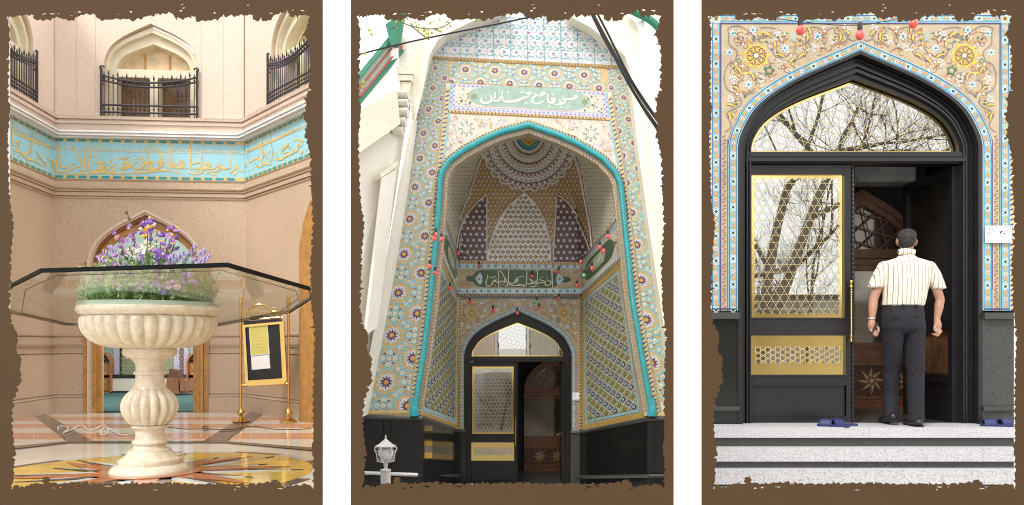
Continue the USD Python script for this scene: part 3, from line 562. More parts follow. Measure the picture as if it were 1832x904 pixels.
obj('fluted_bulb', lathe(bp_, 320, flt(16, .16, w_)), 'cream_marble', urn, smooth=60)
obj('upper_neck', lathe(np.vstack([smoothp([(29, 695.5), (26, 688), (24.2, 678), (24, 672)], 10), pro([(24, 671), (27, 670), (27.5, 667), (26.5, 664.5), (24.5, 664)]), smoothp([(24, 663), (24.5, 652), (29, 645), (36, 641)], 10), pro([(40, 640), (40.5, 637.5), (44, 636), (45.5, 632), (45.5, 625), (44, 622.5), (30, 622)])]), 64), 'cream_marble', urn, smooth=35)
bp_ = smoothp([(44, 622.3), (70, 621), (95, 611), (109, 596), (114.5, 578), (112, 568), (108, 566)], 30); w_ = np.concatenate([np.linspace(0, 1, 12), np.ones(14), np.linspace(1, .2, 4)])
obj('fluted_bowl', lathe(bp_, 420, flt(30, .085, w_)), 'cream_marble', urn, smooth=60)
obj('rim', lathe(np.vstack([pro([(106, 566.3), (111, 565.5), (116, 563)]), smoothp([(119, 559), (119.5, 553), (116, 548), (110, 546)], 10), pro([(104, 547), (100, 556), (10, 558), (0, 558)])]), 96), 'cream_marble', urn, smooth=35)
# glass plate, resting on the bowl and a little higher at the front edge
ZC, SL = EYE + 70 * U, -.084
def gpt(px, py):
    X, Z = (px - CX) / F, (CY - py) / F; d = (ZC - SL * UC[1] - EYE) / (Z - SL); return (X * d, d)
go = np.array([gpt(*q) for q in ((72, 488), (408, 478), (555, 520), (559, 535), (520, 560), (385, 585), (120, 583), (14, 560), (16, 516))])
gz = lambda p, o: np.column_stack([p, ZC + SL * (p[:, 1] - UC[1]) + o])
hole_ = np.array(Point(*UC).buffer(.30, 24).exterior.coords)[:-1]
def plate(ringo, z0, z1):
    t = slab(ringo, 0, 1); v = np.array(t.vertices); v[:, 2] = ZC + SL * (v[:, 1] - UC[1]) + np.where(v[:, 2] > .5, z1, z0); return tm(v, t.faces)
gt = thing('glass_table', 'eight-sided clear glass table top with a dark thick edge over the bowl', 'table top')
gp = Polygon(go); inn = np.array(gp.buffer(-.012).exterior.coords)[:-1]
obj('sheet', plate(inn, .001, .018), 'clear_glass', gt)
def band_mesh(a, z0, z1):
    n = len(a); v = np.vstack([gz(a, z0), gz(a, z1)]); i = np.arange(n); j = (i + 1) % n
    return tm(v, np.vstack([np.stack([i, j, j + n], 1), np.stack([i, j + n, i + n], 1)]))
ea = np.array(gp.buffer(-.008).exterior.coords)[:-1]
obj('polished_edge', to_tm(m3.Manifold(m3.Mesh(np.asarray(slab(np.array(gp.exterior.coords)[:-1], 0, 1).vertices, np.float32), np.asarray(slab(np.array(gp.exterior.coords)[:-1], 0, 1).faces, np.uint32)))) if False else cat([band_mesh(go[::-1] if gp.exterior.is_ccw else go, .0, .020), band_mesh(ea, .0, .020)]), 'glass_edge', gt)
bev = np.array(gp.buffer(-.075).exterior.coords)
obj('bevel', tube(gz(bev[:-1], -.002), .0016, 4, closed=True), 'glass_edge', gt)
mr = thing('glass_collar', 'frosted mint glass collar standing on the bowl rim', 'collar', (UC[0], UC[1], ZC - .01))
obj('collar', lathe([(.392, -.025), (.396, .0), (.388, .02), (.38, .02), (.386, .0), (.386, -.025)], 64), 'mint_glass', mr, smooth=40)
# flowers
def petals(n, L, w, tilt, m, up=0):
    ms = []
    for k in range(n):
        a = k * 2 * math.pi / n + rng.uniform(-.2, .2); c, s_ = math.cos(a), math.sin(a); u = np.array([c * math.cos(tilt), s_ * math.cos(tilt), math.sin(tilt)]); v = np.array([-s_, c, 0])
        p = [np.zeros(3), u * L * .5 + v * w, u * L * .95 + v * w * .6 + [0, 0, .004], u * L - [0, 0, .006], u * L * .95 - v * w * .6 + [0, 0, .004], u * L * .5 - v * w]
        ms.append(tm(p, [(0, 1, 2), (0, 2, 3), (0, 3, 4), (0, 4, 5)]))
    return move(cat(ms), (0, 0, up))
def sprig(name, kind, tip, base, label, cat_, group, col):
    tip, base = np.array(tip), np.array(base); t = thing(name, label, cat_, base, group=group)
    mid = (tip - base) * .5 + [0, 0, .05]; st = spline([np.zeros(3), mid, tip - base], 9)
    obj('stem', tube(st, .0035, 5), 'leaf_green', t)
    e = tip - base; d = st[-1] - st[-2]; d /= np.linalg.norm(d)
    if kind == 'lavender':
        ms = []
        for k in range(26):
            q = e - d * (.13 * k / 26) ; a = k * 2.4; r = .006 + .007 * math.sin(math.pi * min(1, k / 20 + .1)) * rng.uniform(.5, 1.3)
            side = np.cross(d, [0.3, .2, 1]); side /= np.linalg.norm(side); s2 = np.cross(d, side)
            o = trimesh.creation.icosphere(0, .0062 * rng.uniform(.7, 1.3)); o.vertices *= [1, 1, 1.8]; ms.append(move(o, q + (side * math.cos(a) + s2 * math.sin(a)) * r))
        obj('flower_spike', cat(ms), col, t)
    else:
        ms = []
        for k in range(4 if kind == 'violet' else 3):
            q = e - d * .024 * k + rng.normal(0, .014, 3); m = petals(5, .027 * rng.uniform(.8, 1.25), .011, .4 + .5 * rng.random(), None)
            m.apply_transform(trimesh.transformations.rotation_matrix(rng.uniform(.3, 1.3), [1, rng.uniform(-1, 1), 0])); ms.append(move(m, q))
        obj('petals', cat(ms), col, t); obj('flower_heart', move(trimesh.creation.icosphere(1, .008), e), 'petal_yellow', t)
def fpos(px, py, dy):
    return P(px, py, UC[1] + dy)
R = np.random.default_rng(21)
ORD = ['first', 'second', 'third', 'fourth', 'fifth', 'sixth', 'seventh', 'eighth', 'ninth', 'tenth', 'eleventh', 'twelfth', 'thirteenth', 'fourteenth', 'fifteenth']
for n_, (px, py, dy) in enumerate(sorted(((368, 447, -.12), (376, 458, -.2), (350, 440, .05), (185, 448, -.1), (178, 464, -.2), (196, 440, .1), (252, 452, -.2), (238, 432, .1), (312, 455, -.22), (330, 450, -.2), (296, 478, -.2), (224, 470, -.22), (281, 476, -.24)))):
    sprig('lavender_sprig', 'lavender', fpos(px, py, dy), (UC[0] + (px - 268) * U * .35, UC[1] + dy * .4, ZC - .03), f'lilac lavender sprig, {ORD[n_]} sprig from the left in the stone bowl', 'flower', 'lavender in the bowl', 'lilac')
NC = {'violet': 0, 'mauve': 0}
for px, py, dy, c in sorted(((268, 390, 0, 'violet'), (257, 398, .1, 'violet'), (272, 405, -.1, 'violet'), (300, 412, -.05, 'violet'), (318, 408, .1, 'mauve'), (308, 420, -.15, 'mauve'), (290, 432, -.15, 'violet'), (312, 436, .0, 'violet'), (292, 455, -.2, 'violet'), (215, 440, .1, 'mauve'), (185, 460, 0, 'mauve'), (205, 466, -.1, 'mauve'), (236, 412, .12, 'mauve'), (208, 424, .1, 'mauve'), (294, 480, -.25, 'mauve'), (225, 500, -.28, 'mauve'), (203, 515, -.3, 'mauve'), (315, 512, -.3, 'mauve'), (352, 510, -.2, 'mauve'), (262, 508, -.3, 'mauve'), (338, 490, -.25, 'violet'), (245, 520, -.31, 'mauve'), (180, 505, -.25, 'mauve'), (285, 518, -.31, 'violet'))):
    NC[c] += 1
    sprig('violet_flower' if c == 'violet' else 'mauve_flower', 'violet', fpos(px, py, dy), (UC[0] + (px - 268) * U * .4, UC[1] + dy * .5, ZC - .03), f"{'deep violet' if c == 'violet' else 'pinkish mauve'} flower, {ORD[NC[c] - 1]} of its colour from the left of the bowl", 'flower', c + ' flowers in the bowl', c)
for n_, (px, py, dy) in enumerate(sorted(((281, 414, .05), (262, 436, 0), (234, 445, -.1), (248, 448, .05), (287, 444, .0), (222, 452, .1), (271, 444, -.1), (258, 418, .1), (242, 438, .12), (300, 446, .1)))):
    sprig('white_flower', 'rose', fpos(px, py, dy), (UC[0] + (px - 268) * U * .4, UC[1] + dy * .5, ZC - .03), f'small white flower in the bouquet, {ORD[n_]} of the white ones from the left', 'flower', 'white flowers in the bowl', 'petal_white')
sprig('yellow_flower', 'rose', fpos(263, 411, -.05), (UC[0], UC[1], ZC - .03), 'single yellow flower near the top of the bouquet', 'flower', None, 'petal_yellow')
ms, ms2 = [], []
for k in range(1500):
    a = R.uniform(0, 2 * math.pi); r = .34 * math.sqrt(R.random()); b = UC + r * np.array([math.cos(a), math.sin(a)]); h = R.uniform(.02, .36) * (1.08 - 1.5 * r)
    p0 = np.array([b[0], b[1], ZC - .03]); lean = np.array([math.cos(a), math.sin(a), 0]) * R.uniform(0, .07) * (1 - r) + R.normal(0, .025, 3) * [1, 1, 0]; p1 = p0 + lean + [0, 0, h + .04]
    if k % 3 == 0: ms.append(tube([p0, (p0 + p1) / 2 + lean * .2, p1], .0022, 3, caps=False))
    for q_ in range(2):
        f_ = R.uniform(.25, 1); c_ = p0 + (p1 - p0) * f_; u_ = R.normal(0, 1, 3) + [0, 0, .7]; u_ /= np.linalg.norm(u_); v_ = np.cross(u_, R.normal(0, 1, 3)); v_ /= np.linalg.norm(v_); L_ = R.uniform(.018, .055); w = L_ * R.uniform(.14, .3)
        (ms if R.random() < .55 else ms2).append(tm([c_, c_ + u_ * L_ * .5 + v_ * w, c_ + u_ * L_, c_ + u_ * L_ * .5 - v_ * w], [(0, 1, 2), (0, 2, 3)]))
gr = thing('greenery', 'mixed green leaves and stalks filling the bowl', 'leaves', kind='stuff')
obj('dark_leaves', cat(ms), 'leaf_green', gr, kind='stuff'); obj('pale_leaves', cat(ms2), 'leaf_pale', gr, kind='stuff')
dt = spline([fpos(228, 480, .1) - UC.tolist()[0] * 0, fpos(238, 430, .1), fpos(232, 395, .1), fpos(226, 380, .1)], 12)
tw = thing('dry_twig', 'thin dry twig standing highest at the left of the flowers', 'twig'); obj('stalk', tube(dt, .003, 5), 'bark', tw)
for k in (7, 9, 11): obj('bud', move(trimesh.creation.icosphere(1, .010), dt[k]), 'bark', tw)
# ------------------------------------------------------------------ brass sign stand
sp = front(8.3); k_ = 8.3 / F
ss = thing('sign_stand', 'brass sign stand holding a black board with two notices', 'sign stand')
for x, name in ((431, 'post'), (516, 'post')):
    q = sp.px([(x, 754)], 0)[0]; pr = [(.085, 0), (.09, .012), (.05, .03), (.022, .045), (.02, .06), (.036, .085), (.036, .10), (.017, .125), (.013, .14), (.013, 1.14), (.022, 1.17), (.022, 1.19), (.012, 1.21), (.018, 1.235), (.0, 1.26)]
    obj(name, move(lathe(pr, 24), (q[0], q[1], .004)), 'brass', ss, smooth=40)
obj('frame', sp.ext([(435, 582), (508, 575), (514, 680), (508, 687), (446, 691), (440, 685)], -.02, .02, [[(439.5, 586), (501, 580), (506, 677), (445, 681)]]), 'brass', ss)
obj('cross_rail', tube([sp.px([(431, 690)], 0)[0], sp.px([(516, 686)], 0)[0]], .012, 8), 'brass', ss, smooth=40)
for x in (452, 490): obj('clip', tube([sp.px([(x, 690)], 0)[0], sp.px([(x, 680)], 0)[0]], .009, 6), 'brass', ss)
obj('handle', tube(sp.px(spline([(442, 566), (448, 553), (460, 546), (472, 546), (482, 552), (487, 558), (494, 557), (501, 564), (502, 572)], 26), 0), .013, 8), 'brass', ss, smooth=40)
obj('top_rail', tube([sp.px([(436, 572)], 0)[0], sp.px([(506, 568)], 0)[0]], .01, 8), 'brass', ss, smooth=40)
obj('board', sp.ext([(436, 575), (504, 570), (510, 680), (442, 684)], -.012, .004), 'black_felt', ss)
obj('yellow_notice', sp.ext([(447, 586), (478, 582), (481, 632), (450, 635)], .004, .008), 'paper_yellow', ss)
obj('notice_border', sp.ext([(445.5, 584.5), (479, 580.5), (482.5, 634), (449, 637)], .004, .0055), 'paper', ss)
obj('white_notice', sp.ext([(449.5, 638), (482, 635), (484, 659), (451, 662)], .004, .008), 'paper', ss)
ln = Bucket(on(sp))
for y in range(592, 630, 6): ln.line('faint', [(453, y), (475, y - 2)], .9, .0095)
ln.build(ss, {'faint': ('faint_writing', 'gold_pale')})
# cables across the floor
def floor_cable(name, pts, m, label, r=.005):
    q = np.array([(*fl(*p), .016) for p in pts]); c = thing(name, label, 'cable'); obj('lead', tube(spline(q, 90), r, 6), m, c, smooth=40)
floor_cable('white_cable', [(104, 772), (112, 766), (122, 770), (113, 778), (128, 772), (146, 764), (160, 773), (176, 768), (186, 764), (190, 780), (182, 782), (188, 768), (205, 776), (222, 782), (236, 780)], 'cable_white', 'tangled white cable lying on the striped floor left of the bowl', .006)
floor_cable('black_cable', [(285, 769), (300, 767), (330, 771), (360, 771), (366, 774), (372, 771), (367, 766), (362, 769), (376, 771), (410, 772), (450, 766), (480, 770), (520, 772), (556, 770)], 'cable_black', 'thin black cable trailing across the floor right of the bowl', .004)
# ================================================================== the doorway with the man (right opening)
D3 = 7.5
f3 = front(D3)
AX = 1539.0
def mir(p): q = np.array(p, float); q[:, 0] = 2 * AX - q[:, 0]; return q
sur = thing('tiled_surround', 'mosaic tile surround with scrolls on buff above the dark doorway', 'tile surround')
out_r = [(1272, 8), (1806, 8), (1806, 558), (1272, 558)]
a_out = arch(AX, 236, 262, 75, 559); a_blk = arch(AX, 218.5, 264, 91, 790)
base3 = Polygon([(1262, -10), (1816, -10), (1816, 556), (1262, 556)]).difference(Polygon(a_blk))
for q in geom_polys(base3): obj('buff_ground', f3.ext(np.array(q.exterior.coords)[:-1], -.30, 0.0), 'tan_pale', sur)
B = Bucket(on(f3), .42); BW = Bucket(on(f3))
def path_frame(pts, n): 
    p = resample(pts, n); t = np.gradient(p, axis=0); t /= np.linalg.norm(t, axis=1, keepdims=True); return p, t, np.stack([-t[:, 1], t[:, 0]], 1)
def cyan_band(pts, w, o):
    """a cyan band with orange leaves, small flowers and green diamonds, edged in navy"""
    p = resample(pts, max(8, int(LineString(pts).length / 3)))
    B.line('band_tile', p, w, o); 
    t = np.gradient(p, axis=0); t /= np.linalg.norm(t, axis=1, keepdims=True); nn = np.stack([-t[:, 1], t[:, 0]], 1)
    for e in (-1, 1): B.line('navy_tile', p + nn * e * w * .46, w * .09, o + .003); B.line('cyan_pale', p + nn * e * w * .53, w * .10, o + .002)
    L = LineString(p).length; n = max(1, int(round(L / 46))); per = L / n
    for k in range(n):
        for f, kind in ((.0, 'd'), (.26, 'l'), (.5, 'f'), (.74, 'm')):
            s_ = (k + f + .02) * per; c = np.array(LineString(p).interpolate(s_).coords[0]); c2 = np.array(LineString(p).interpolate(min(L, s_ + 1)).coords[0]); c1 = np.array(LineString(p).interpolate(max(0, s_ - 1)).coords[0])
            tt = c2 - c1; tt /= np.linalg.norm(tt); m_ = np.array([-tt[1], tt[0]]); W = lambda q: c + np.outer(np.asarray(q)[:, 0], tt) + np.outer(np.asarray(q)[:, 1], m_)
            h = w / 14.0
            if kind == 'd':
                B.fan('white_tile', W(ngon(4, 5.2 * h)), o + .004); B.fan('deep_green', W(ngon(4, 3.3 * h)), o + .006)
                for e in (-1, 1): B.line('white_tile', W([(e * 4 * h, -5 * h), (e * 7 * h, 0), (e * 4 * h, 5 * h)]), 1.1, o + .004)
            elif kind == 'f':
                B.fan('orange_tile', W(ngon(8, 4.4 * h)), o + .004); B.fan('white_tile', W(star(5, 4.2 * h, 2.2 * h)), o + .006); B.fan('red_tile', W(ngon(6, 1.5 * h)), o + .008)
            else:
                e = 1 if kind == 'l' else -1
                q = spline([(-6 * h, -4 * h * e), (-3 * h, 1 * h * e), (0, 3.5 * h * e), (4 * h, 1 * h * e), (6 * h, -4 * h * e)], 10); B.line('orange_tile', W(q), 2.2 * h, o + .004, taper=True)
                q = spline([(-4 * h, 4 * h * e), (-1 * h, -1 * h * e), (4 * h, -4 * h * e)], 8); B.line('orange_tile', W(q), 1.6 * h, o + .0045, taper=True); B.fan('yellow_tile', W(ngon(6, 1.3 * h) + [0, 1.0 * e]), o + .007)
def twist(pts, w, o, bk_='navy_tile', ye='yellow_tile', per=9.0, base='cream_tile'):
    p = resample(pts, max(4, int(LineString(pts).length / 4))); B_ = BW if False else B
    B_.line(base, p, w, o); L = LineString(p).length; n = int(L / per)
    for k in range(n):
        for h, key in ((0, bk_), (.5, ye)):
            c = np.array(LineString(p).interpolate((k + h) * per).coords[0]); c2 = np.array(LineString(p).interpolate((k + h) * per + .5).coords[0]); t = c2 - c; t /= max(np.linalg.norm(t), 1e-6); m_ = np.array([-t[1], t[0]])
            q = np.array([(-.30, -.42), (.05, -.42), (.42, .42), (.07, .42)]); B_.fan(key, c + np.outer(q[:, 0] * per, t) + np.outer(q[:, 1] * w, m_), o + .004)
# jamb bands, head band, and the band that follows the arch
cyan_band([(1281, 556), (1281, 27)], 15, .003); cyan_band([(1273.5 + 8, 34), (1797, 34)], 13, .0085); cyan_band([(1797.5, 27), (1798.5, 556)], 15, .003)
for e, x in ((0, 1281), (1, 1797.5)):
    B.fan('cyan_pale', np.array([(x - 7, 27), (x + 7, 27), (x + 7, 41), (x - 7, 41)]), .013); B.fan('gold_tile', np.array([(x - 4, 30), (x + 4, 30), (x + 4, 38), (x - 4, 38)]), .017); B.fan('black_tile', ngon(4, 2.6, .78) + [x, 34], .02)
arc = arch(AX, 227.5, 263, 82.5, 556)
cyan_band(arc, 14.5, .004)
B.line('navy_tile', arch(AX, 236, 262, 74, 556), 1.6, .006)
for x in (1289.5, 1302, 1775, 1788.8): B.line('navy_tile', [(x, 556), (x, 250 if x in (1302, 1775) else 42)], 1.5, .0062)
B.line('navy_tile', [(1289, 42.5), (1789, 42.5)], 1.5, .012)
for x in (1295.7, 1782):                                  # small chain up the narrow buff strip
    for y in range(248, 548, 13):
        B.line('brown_tile', spline([(x - 2.5, y + 5), (x + 2.5, y + 2), (x - 2.5, y - 2), (x + 2.5, y - 5)], 8), 1.2, .004); B.fan('orange_tile', ngon(5, 1.7) + [x, y], .006)
for x in (1288, 1304): pass
for x0, x1 in ((1274, 1318), (1760, 1805)): B.line('navy_tile', [(x0, 553), (x1, 553)], 2.0, .010)
twist([(1269.5, 556), (1269.5, 0)], 8, .002); twist([(1809.5, 556), (1809.5, 0)], 8, .002)
# scroll work of the spandrels, traced once and mirrored
Z = lambda L: [(1260 + x / 3.23, 20 + y / 3.23) for x, y in L]
vines = [[(135, 100), (230, 100), (300, 140), (380, 150), (400, 200), (400, 250), (450, 265), (510, 240), (530, 200), (490, 160), (450, 190)],
 [(135, 105), (140, 160), (150, 200), (190, 235), (175, 290), (170, 330), (200, 360), (280, 360), (300, 410), (270, 470), (220, 480), (195, 430), (230, 400)],
 [(165, 290), (120, 350), (122, 430), (150, 465), (200, 490), (210, 540), (160, 570), (130, 600), (150, 640), (120, 700)],
 [(400, 240), (470, 290), (560, 270), (600, 220), (585, 130), (620, 95), (680, 110), (700, 180), (650, 220), (605, 190), (630, 150)],
 [(690, 190), (700, 120), (760, 95), (810, 110), (830, 150), (800, 185), (760, 170)], [(805, 115), (850, 170), (880, 165)], [(320, 100), (350, 95), (430, 110), (470, 170)]]
for side_ in (0, 1):
    T = (lambda L: np.array(Z(L))) if side_ == 0 else (lambda L: mir(Z(L)))
    for v in vines:
        q = spline(T(v), 60); B.line('purple_tile', q, 1.9, .0035); B.line('tan_pale', q, .7, .0065)
    for x, y, a in ((365, 140, .6), (400, 190, 1.4), (590, 150, 1.5), (600, 112, 1.2), (195, 345, .9), (240, 365, 0), (180, 450, .6), (150, 548, .2), (565, 262, -.6), (510, 290, -.8), (825, 128, .8), (140, 610, 1.3), (275, 380, 1.2), (440, 262, .4), (780, 150, 1.6)):
        d = np.array([math.cos(a), math.sin(a)]) * 24; q = spline(T([(x - d[0], y - d[1]), (x + d[1] * .35, y - d[0] * .35), (x + d[0], y + d[1])]), 12)
        B.line('purple_tile', q, 5.4, .006, taper=True); B.line('yellow_tile', q, 3.4, .0095, taper=True)
    for x, y in ((280, 110), (145, 240), (465, 215), (655, 145), (255, 425), (165, 130)):
        c = T([(x, y)])[0]; B.fan('white_tile', star(6, 8, 4) + c, .006); B.fan('cyan_tile', star(6, 5, 3.4, .5) + c, .008); B.fan('navy_tile', ngon(6, 1.6) + c, .010)
    for x, y in ((330, 395), (430, 297), (150, 510), (740, 165), (640, 215), (425, 130), (165, 390), (820, 100)):
        c = T([(x, y)])[0]
        for k in range(9):
            a = k * 2.4; r = 2.3 * math.sqrt(k); p_ = c + [r * math.cos(a), r * math.sin(a)]; B.fan('white_tile', ngon(6, 2.1) + p_, .006); B.fan('purple_tile', ngon(5, .8) + p_, .008)
    for x, y, k_2 in ((375, 345, 'green_tile'), (510, 150, 'sage_tile'), (200, 290, 'green_tile'), (330, 168, 'green_tile')):
        c = T([(x, y)])[0]; s_ = 11 if k_2 != 'green_tile' or x == 375 else 6; B.fan(k_2, star(5, s_, s_ * .6, .4) + c, .006); B.fan('tan_pale', star(5, s_ * .5, s_ * .3, .4) + c, .008)
    for x, y in ((195, 155), (403, 372), (380, 130), (245, 130), (560, 200), (300, 395), (470, 330), (345, 250), (560, 110), (720, 230)):
        c = T([(x, y)])[0]; B.line('red_tile', spline([c + [-4, 2], c, c + [4, -3]], 6), 1.0, .005); B.fan('red_tile', ngon(3, 1.7) + c + [4, -3], .006)
    c = T([(300, 258)])[0]                                # yellow rosette with dark scrolls
    B.fan('yellow_tile', star(9, 25, 19, .2) + c, .005)
    for k in range(9):
        a = k * 2 * math.pi / 9; e = np.array([math.cos(a), math.sin(a)]); m_ = np.array([-e[1], e[0]])
        for h in (-1, 1): B.line('purple_tile', spline([c + e * 5, c + e * 11 + m_ * h * 5, c + e * 17 + m_ * h * 3, c + e * 14], 10), 1.1, .008)
        B.fan('orange_tile', ngon(5, 1.8) + c + e * 15, .009)
    B.fan('cyan_pale', star(6, 4.5, 2.5) + c, .009)
Rr = np.random.default_rng(17); free = Polygon([(1305, 48), (1773, 48), (1773, 250), (1305, 250)]).difference(Polygon(arch(AX, 238, 262, 72, 300))).buffer(-5)
taken = [np.array(q) for v in vines for q in Z(v)] + [np.array(Z([(300, 258)])[0])]
n_ = 0
while n_ < 120:
    c = np.array([Rr.uniform(1300, 1539), Rr.uniform(48, 240)])
    if not free.contains(Point(c)) or np.hypot(*(c - taken[-1 - n_] if False else c - np.array(Z([(300, 258)])[0]))) < 27: continue
    n_ += 1; a = Rr.uniform(0, 6.3); r0 = Rr.uniform(4, 9); th = np.linspace(0, 4.4, 14); r = r0 * (1 - th / 5.5); q = c + np.stack([r * np.cos(a + th), r * np.sin(a + th)], 1)
    k_ = ('purple_tile', 'red_tile', 'brown_tile')[n_ % 3]
    for f_ in (lambda x: x, mir):
        B.line(k_, f_(q), .8, .0022); e_ = f_(q[:1])[0]
        B.fan(('white_tile', 'orange_tile', 'yellow_tile', 'white_tile', 'green_tile')[n_ % 5], star(5, 2.8, 1.5, a) + e_, .0068 + .0004 * (n_ % 4)); B.fan('purple_tile', ngon(5, .7) + e_, .0095)
        if n_ % 2: B.line('yellow_tile', f_(spline([q[3], q[3] + [3, -2], q[3] + [6, 1]], 7)), 1.5, .0063, taper=True)
B.build(sur, {k: ({'band_tile': 'cyan_band', 'navy_tile': 'navy_edging', 'purple_tile': 'scroll_outline', 'yellow_tile': 'yellow_inlay', 'white_tile': 'white_inlay', 'orange_tile': 'orange_inlay', 'deep_green': 'green_diamond', 'tan_pale': 'scroll_core', 'cream_tile': 'edge_ground'}.get(k, k.replace('_tile', '_inlay')), k) for k in B.d})
# dark granite dado either side
dado = thing('granite_dado', 'dark polished granite dado at both sides of the doorway', 'dado')
for x0, x1 in ((1262, 1321), (1757, 1816)):
    obj('slab', f3.rect(x0, 571, x1, 726.5, -.3, -.01), 'black_granite' if x0 < 1500 else 'grey_granite', dado); obj('slab', f3.rect(x0, 735, x1, 790, -.3, -.008), 'black_granite' if x0 < 1500 else 'grey_granite', dado)
    obj('cap', f3.ext([(x0, 560), (x1, 560), (x1, 571), (x0, 571)], -.3, .05), 'grey_granite', dado); obj('ledge', f3.rect(x0, 727, x1, 734.5, -.3, .03), 'grey_granite', dado)
# ------------------------------------------------------------------ door frame, fanlight, leaves
door = thing('entrance_doors', 'black double door with gilded mirror glass under a pointed fanlight', 'door')
fan_o = arch(AX - 1, 188, 262, 134, 267); opening = [(1338.5, 288), (1736, 288), (1736, 764), (1338.5, 764)]
fr = Polygon(arch(AX, 218, 264, 91.5, 764)).difference(Polygon(fan_o)).difference(Polygon(opening))
for q in geom_polys(fr): obj('frame', f3.ext(np.array(q.exterior.coords)[:-1], -.26, -.10, [np.array(r.coords)[:-1] for r in q.interiors]), 'black_metal', door)
for h1, a1, h2, a2, o in ((218.2, 91, 211, 97, .004), (209, 99, 206, 102.5, -.075), (199, 110, 196.5, 114, -.07), (194, 119, 191.5, 125, -.065)):
    g_ = Polygon(arch(AX, h1, 264, a1, 764)).difference(Polygon(arch(AX, h2, 264.5, a2, 765)))
    for q in geom_polys(g_): obj('moulding', f3.ext(np.array(q.exterior.coords)[:-1], -.2, o), 'black_metal', door)
obj('lintel', f3.rect(1343, 269, 1735, 277, -.2, -.075), 'black_metal', door); obj('lintel', f3.rect(1343, 279, 1735, 286, -.2, -.06), 'black_metal', door)
def kagome(Bk, key, region, sp, w, o, ang=0.0):
    c = np.array(region.centroid.coords[0]); R_ = math.hypot(region.bounds[2] - region.bounds[0], region.bounds[3] - region.bounds[1])
    for k in range(3):
        a = ang + k * math.pi / 3; d = np.array([math.cos(a), math.sin(a)]); n_ = np.array([-d[1], d[0]])
        for j in range(-int(R_ / sp), int(R_ / sp) + 1):
            q = c + n_ * (j + .5) * sp; l = LineString([q - d * R_, q + d * R_]).intersection(region)
            for s_ in (l.geoms if hasattr(l, 'geoms') else [l]):
                if s_.length > 2: Bk.line(key, resample(np.array(s_.coords), 3), w, o)
def gilt_glass(par, name, outline, margin, o, sp, ang=0.0, scallop=True):
    pane = obj(name, f3.ext(np.array(outline.exterior.coords)[:-1], o - .02, o), 'gold_sheet', par)
    Bk = Bucket(on(f3)); inn = outline.buffer(-margin)
    Bk.poly('mirror', inn, o + .002); kagome(Bk, 'gilt', inn, sp, .62, o + .004, ang)
    if scallop:
        ring_ = np.array(inn.exterior.coords); L = inn.exterior.length; n = int(L / sp)
        for k in range(n):
            c = np.array(inn.exterior.interpolate(k * L / n).coords[0]); Bk.fan('gold', ngon(6, sp * .26, .3) + c, o + .0035)
    Bk.build(pane, {'mirror': ('mirror_glass', 'mirror'), 'gilt': ('gilt_lattice', 'gilt'), 'gold': ('gilt_scallop', 'gold_sheet')})
    return pane
fp_ = Polygon(arch(AX - 1.5, 186, 263, 136, 266.5))
gilt_glass(door, 'fanlight', fp_, 4.0, -.17, 14.5, .26, scallop=False)
lp = [(1339.5, 289), (1540, 289), (1540, 759.5), (1339.5, 759.5)]
up = [(1350, 304), (1524, 304), (1524, 570), (1350, 570)]; kp = [(1346, 598), (1526, 598), (1526, 674), (1346, 674)]; bpn = [(1345, 691), (1525, 691), (1525, 748), (1345, 748)]
obj('leaf', f3.ext(lp, -.21, -.145, [up, kp, bpn]), 'black_metal', door)
for q in (up, kp):
    x0, y0, x1, y1 = *q[0], *q[2]; obj('bead', f3.ext([(x0, y0), (x1, y0), (x1, y1), (x0, y1)], -.2, -.135, [[(x0 + 2.4, y0 + 2.4), (x1 - 2.4, y0 + 2.4), (x1 - 2.4, y1 - 2.4), (x0 + 2.4, y1 - 2.4)]]), 'black_metal', door)
obj('bottom_panel', f3.ext(bpn, -.2, -.165), 'black_metal', door)
for a in ((1345, 688, 1525, 691), (1345, 748, 1525, 751), (1342, 688, 1345, 751), (1525, 688, 1528, 751)): obj('panel_bead', f3.rect(*a, -.2, -.135), 'black_metal', door)
gilt_glass(door, 'main_pane', box(1352, 306, 1522, 568), 7.0, -.165, 13.5, .0)
kpane = obj('kick_pane', f3.rect(1348, 600, 1524, 672, -.19, -.165), 'gold_sheet', door)
Bk = Bucket(on(f3)); reg = box(1360, 620, 1516, 651)
for j in range(6):
    for i in range(3):
        pass
for k in range(9):
    c = np.array([1366 + k * 17.5, 636]); 
    for e in (-1, 1):
        Bk.fan('mirror', ngon(6, 5.2, .5) + c + [0, e * 11], -.163); Bk.fan('mirror', ngon(5, 4.6, e * .5) + c + [8.7, e * 5.2], -.163)
    Bk.fan('mirror', star(6, 6.2, 3.8) + c, -.163)
kagome(Bk, 'gilt', reg, 9.0, .8, -.161, .5)
Bk.build(kpane, {'mirror': ('mirror_flower', 'mirror'), 'gilt': ('gilt_lattice', 'gilt')})
